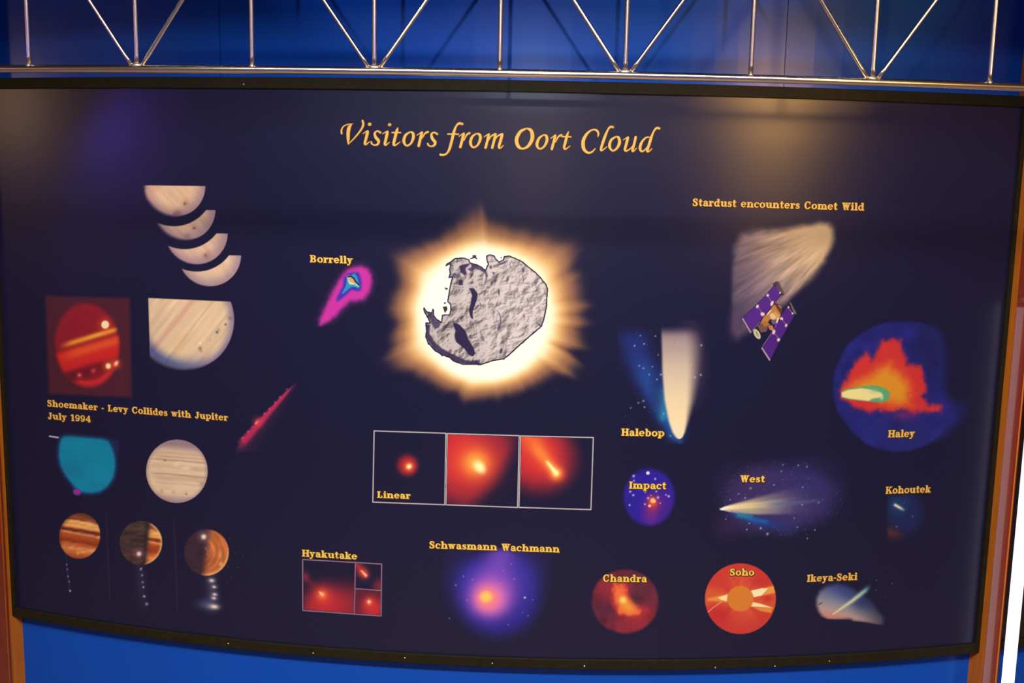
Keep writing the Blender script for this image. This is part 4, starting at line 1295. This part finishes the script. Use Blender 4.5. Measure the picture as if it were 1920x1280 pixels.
for args in (
    ('Shoemaker - Levy Collides with Jupiter', 88.5, 761.5, 428, 788.6, 12, 'gold'),
    ('July 1994', 89.5, 785, 171, 791.5, 12, 'gold'),
    ('Borrelly', 581, 491.2, 662, 494, 13.2, 'yellow'),
    ('Stardust encounters Comet Wild', 1298, 385.6, 1621, 394.6, 13.6, 'gold'),
    ('Halebop', 1164.5, 816.3, 1246.5, 818, 13.2, 'yellow'),
    ('Haley', 1664.5, 819.6, 1715.5, 818.6, 13.2, 'gold'),
    ('Impact', 1179, 915.5, 1250, 916.8, 13, 'yellow'),
    ('West', 1388, 903.6, 1435, 903.8, 12.6, 'yellow'),
    ('Kohoutek', 1660, 925.4, 1745.5, 922.6, 13, 'gold'),
    ('Linear', 707, 932.6, 770.5, 935, 12, 'yellow'),
    ('Hyakutake', 566, 1042.6, 670.5, 1048.6, 12.6, 'yellow'),
    ('Schwasmann Wachmann', 804.5, 1027.4, 1050, 1035.4, 13, 'yellow'),
    ('Chandra', 1130.5, 1090, 1213.5, 1091, 13, 'yellow'),
    ('Soho', 1368, 1078.4, 1415, 1078.6, 12.4, 'yellow'),
    ('Ikeya-Seki', 1512.5, 1090.4, 1608, 1086.6, 13, 'gold'),
):
    caption(*args)

C1, C2, C3 = (620, 215, 8.7273), (820, 215, 8.), (1060, 215, 9.6)
TITLE = [
    (C1, [(180, 305, 30), (176, 255, 26), (210, 190, 20), (285, 156, 15), (365, 147, 10)]), (C1, [(345, 150, 16), (302, 210, 54), (286, 300, 54), (286, 400, 46), (286, 488, 10)]),
    (C1, [(286, 486, 10), (395, 372, 22), (490, 255, 28), (532, 165, 36), (522, 100, 36)]),
    (C1, [(528, 308, 12), (600, 264, 20), (602, 290, 46), (578, 390, 44), (560, 470, 40), (582, 484, 22), (635, 440, 12)]), (C1, [(634, 157, 54), (640, 155, 54)]),
    (C1, [(812, 290, 36), (765, 266, 24), (722, 300, 34), (735, 365, 46), (782, 425, 48), (768, 482, 34), (715, 496, 22), (672, 472, 26), (664, 445, 26)]),
    (C1, [(850, 312, 12), (925, 268, 20), (925, 295, 46), (904, 395, 44), (886, 478, 40), (910, 492, 22), (962, 448, 12)]), (C1, [(962, 163, 52), (967, 162, 52)]),
    (C1, [(1100, 208, 12), (1080, 270, 46), (1050, 385, 46), (1030, 480, 42), (1060, 496, 24), (1136, 444, 12)]), (C1, [(1004, 292, 22), (1142, 292, 22)]),
    (C1, [(1300, 280, 22), (1225, 335, 40), (1197, 435, 46), (1240, 505, 28), (1310, 470, 32), (1352, 375, 46), (1345, 302, 42), (1300, 279, 22)]),
    (C1, [(1410, 335, 12), (1490, 284, 20), (1490, 305, 44), (1465, 400, 44), (1440, 508, 44)]), (C1, [(1498, 385, 12), (1542, 308, 24), (1588, 280, 38)]),
    (C1, [(1742, 315, 36), (1695, 290, 24), (1650, 318, 34), (1662, 385, 46), (1708, 450, 48), (1692, 500, 34), (1640, 516, 22), (1598, 496, 26), (1588, 470, 26)]),
    (C2, [(372, 138, 38), (325, 130, 34), (280, 175, 28), (245, 270, 42), (215, 395, 40), (180, 515, 36), (140, 580, 26), (90, 602, 30), (46, 598, 34)]), (C2, [(155, 289, 20), (316, 291, 20)]),
    (C2, [(325, 325, 12), (393, 276, 18), (392, 300, 40), (370, 390, 40), (344, 484, 38)]), (C2, [(400, 385, 12), (440, 302, 24), (480, 275, 36)]),
    (C2, [(585, 280, 20), (520, 335, 36), (497, 425, 42), (535, 488, 26), (600, 458, 30), (643, 370, 42), (635, 300, 38), (585, 280, 20)]),
    (C2, [(700, 332, 12), (768, 288, 18), (768, 310, 38), (748, 400, 38), (723, 494, 38)]), (C2, [(760, 405, 10), (805, 325, 20), (868, 288, 28), (868, 312, 40), (848, 400, 38), (823, 494, 38)]),
    (C2, [(852, 405, 10), (900, 325, 20), (968, 290, 30), (968, 315, 42), (945, 400, 40), (924, 480, 38), (945, 500, 22), (990, 460, 12)]),
    (C2, [(1340, 202, 22), (1245, 255, 44), (1188, 370, 54), (1215, 475, 48), (1285, 508, 26), (1370, 462, 44), (1424, 350, 54), (1408, 240, 48), (1340, 202, 22)]),
    (C2, [(1595, 300, 20), (1525, 355, 36), (1493, 450, 42), (1532, 510, 26), (1600, 478, 30), (1643, 390, 42), (1635, 320, 38), (1595, 300, 20)]),
    (C2, [(1700, 355, 12), (1765, 306, 18), (1765, 325, 38), (1744, 415, 38), (1716, 514, 38)]), (C2, [(1772, 412, 12), (1815, 330, 24), (1860, 305, 36)]),
    (C3, [(58, 300, 12), (30, 375, 44), (4, 480, 46), (-22, 585, 42), (5, 618, 26), (86, 560, 12)]), (C3, [(-60, 393, 24), (100, 397, 24)]),
    (C3, [(583, 400, 12), (594, 335, 34), (560, 280, 36), (490, 270, 26), (395, 335, 42), (325, 460, 60), (325, 590, 60), (370, 662, 46), (430, 685, 36), (490, 660, 28), (536, 608, 16)]),
    (C3, [(855, 222, 42), (810, 220, 38), (765, 270, 32), (710, 400, 48), (665, 530, 46), (640, 625, 40), (665, 640, 24), (745, 578, 14)]),
    (C3, [(915, 390, 24), (825, 455, 42), (795, 565, 50), (845, 645, 30), (920, 610, 36), (973, 510, 52), (960, 415, 46), (915, 390, 24)]),
    (C3, [(1042, 452, 12), (1125, 400, 20), (1122, 425, 46), (1096, 530, 46), (1072, 625, 42), (1105, 650, 26), (1190, 590, 18), (1230, 520, 16)]), (C3, [(1266, 402, 42), (1240, 520, 44), (1208, 640, 42), (1232, 652, 22), (1285, 600, 12)]),
    (C3, [(1520, 402, 20), (1450, 412, 26), (1378, 490, 40), (1344, 590, 48), (1365, 655, 34), (1420, 640, 24), (1490, 560, 16)]),
    (C3, [(1688, 245, 44), (1640, 240, 38), (1585, 310, 30), (1540, 430, 46), (1505, 540, 46), (1474, 650, 44), (1510, 655, 20), (1562, 606, 12)]),
]
lay = []
for g, k, off, sh in ((1.0, 'edge', .0010, .7), (0., 'gold', .0014, 0)):
    polys = []
    for (x0, y0, s), P in TITLE:
        q = [(x0 + x / s, y0 + y / s, w / s) for x, y, w in P]
        closed = q[0][:2] == q[-1][:2] or math.hypot(q[0][0] - q[-1][0], q[0][1] - q[-1][1]) < .3
        polys += [[np.asarray(v_) + sh for v_ in p_] for p_ in ribbon(q, g, 8, True)]
    lay.append((polys, k, off))
flat_mesh('title_lettering', lay, board)

# ------------------------------------------------------------------ chrome truss hung in front of the wall
TR = .60                                                   # how far in front of the printed face it hangs
ax = [(0, 127), (250, 128.5), (500, 129), (700, 131), (940, 134.5), (1150, 140), (1280, 144), (1480, 150), (1630, 156), (1920, 170)]
zc = float(np.mean([pix(x, y, TR)[0][2] for x, y in ax]))
ZH = .325
RT = R + TR
nodes = [ang(x, y, TR) for x, y in ((55, 127), (257, 128), (473, 129), (702, 131), (937, 134), (1172, 141), (1407, 147), (1635, 156), (1854, 166))]
step = (nodes[-1] - nodes[0]) / 8
nodes = [nodes[0] - 2 * step, nodes[0] - step] + nodes + [nodes[-1] + step, nodes[-1] + 2 * step]
truss = empty('chrome_truss', cyl(np.array(0.), RT, np.array(zc)), 'curved chrome truss of thin tubes hanging above the comet board', 'truss')
A = np.linspace(nodes[0], nodes[-1], 140)
CR = .0078
v, f = tube(cyl(A, RT, np.full(140, zc)), CR, 16)
obj('bottom_chord', v, f, M['chrome'], truss, smooth=True)
v, f = tube(cyl(A, RT, np.full(140, zc + ZH)), CR, 16)
obj('top_chord', v, f, M['chrome'], truss, smooth=True)


def rod(name, a0, z0, a1, z1, r, parent=truss):
    p0, p1 = cyl(np.array(a0), RT, np.array(z0)), cyl(np.array(a1), RT, np.array(z1))
    t = np.linspace(0, 1, 16)[:, None]
    rr = np.full(16, r)
    v, f = tube(p0 * (1 - t) + p1 * t, rr, 12)
    return obj(name, v, f, M['chrome'], parent, smooth=True)


def joint(a, z, sx):
    bm = bmesh.new()
    bmesh.ops.create_icosphere(bm, subdivisions=2, radius=1)
    c = cyl(np.array(a), RT, np.array(z))
    rg = random.Random(int(a * 1e4))
    V = [(v_.co.x * sx * (1 + .12 * rg.random()) + c[0], v_.co.y * .0075 + c[1], v_.co.z * .0062 * (1 + .2 * rg.random()) + c[2]) for v_ in bm.verts]
    Fc = [[q.index for q in fc.verts] for fc in bm.faces]
    bm.free()
    return obj('weld_joint', V, Fc, M['weld'], truss, smooth=True)


for i, a in enumerate(nodes):
    low = (i % 2) == 1
    rod('vertical_tube', a, zc + .004, a, zc + ZH - .004, .0046)
    joint(a, zc + .006, .0125 if low else .006)
    joint(a, zc + ZH - .006, .006 if low else .0125)
    if low:
        for j in (i - 1, i + 1):
            if 0 <= j < len(nodes):
                sgn = 1 if j > i else -1
                rod('diagonal_brace', a + sgn * .0018, zc + .005, nodes[j] - sgn * .0018, zc + ZH - .005, .0042)
for a in (nodes[1], nodes[6], nodes[11]):
    rod('hanger_rod', a, zc + ZH, a, 3.2, .004)

# ------------------------------------------------------------------ neighbouring board and the lit tube at the right
a0 = AR + ST + PW
nb = empty('exhibit_board', (0, 0, ZB), 'dark brown neighbouring board beyond the right wooden upright, behind the lit tube', 'exhibit board')
v, f = arcbox(a0 + .0006, a0 + .22, RW, R, ZB, ZT, 20)
obj('print_sheet', v, f, M['brown'], nb)
for z0, z1 in ((ZB - EH, ZB), (ZT, ZT + EH)):
    v, f = arcbox(a0 + .0006, a0 + .22, RW, R + .007, z0, z1, 20, .002)
    obj('frame_rail', v, f, M['frame'], nb)

to = .075
p = pix(1899, 1180, to)[0]
at = math.atan2(p[0], R - p[1])
bx = cyl(np.array(at), R + to, np.array(0.))
lt = empty('fluorescent_tube', (bx[0], bx[1], .02), 'upright lit white fluorescent tube standing right of the wooden upright', 'tube light')
z0, z1 = .16, 1.36
v, f = tube([(bx[0], bx[1], z) for z in np.linspace(z0, z1, 12)], .0165, 24)
obj('glass_tube', v, f, M['tube'], lt, smooth=True)
for z in (z0, z1):
    v, f = tube([(bx[0], bx[1], z - .02), (bx[0], bx[1], z + .02)], .0180, 20)
    obj('end_cap', v, f, M['white'], lt)
    b0 = cyl(np.array(at), R + .006 if z > ZB else RW, np.array(z))
    v, f = tube([tuple(b0), (bx[0], bx[1], z)], .008, 12)
    obj('holder_arm', v, f, M['white'], lt)
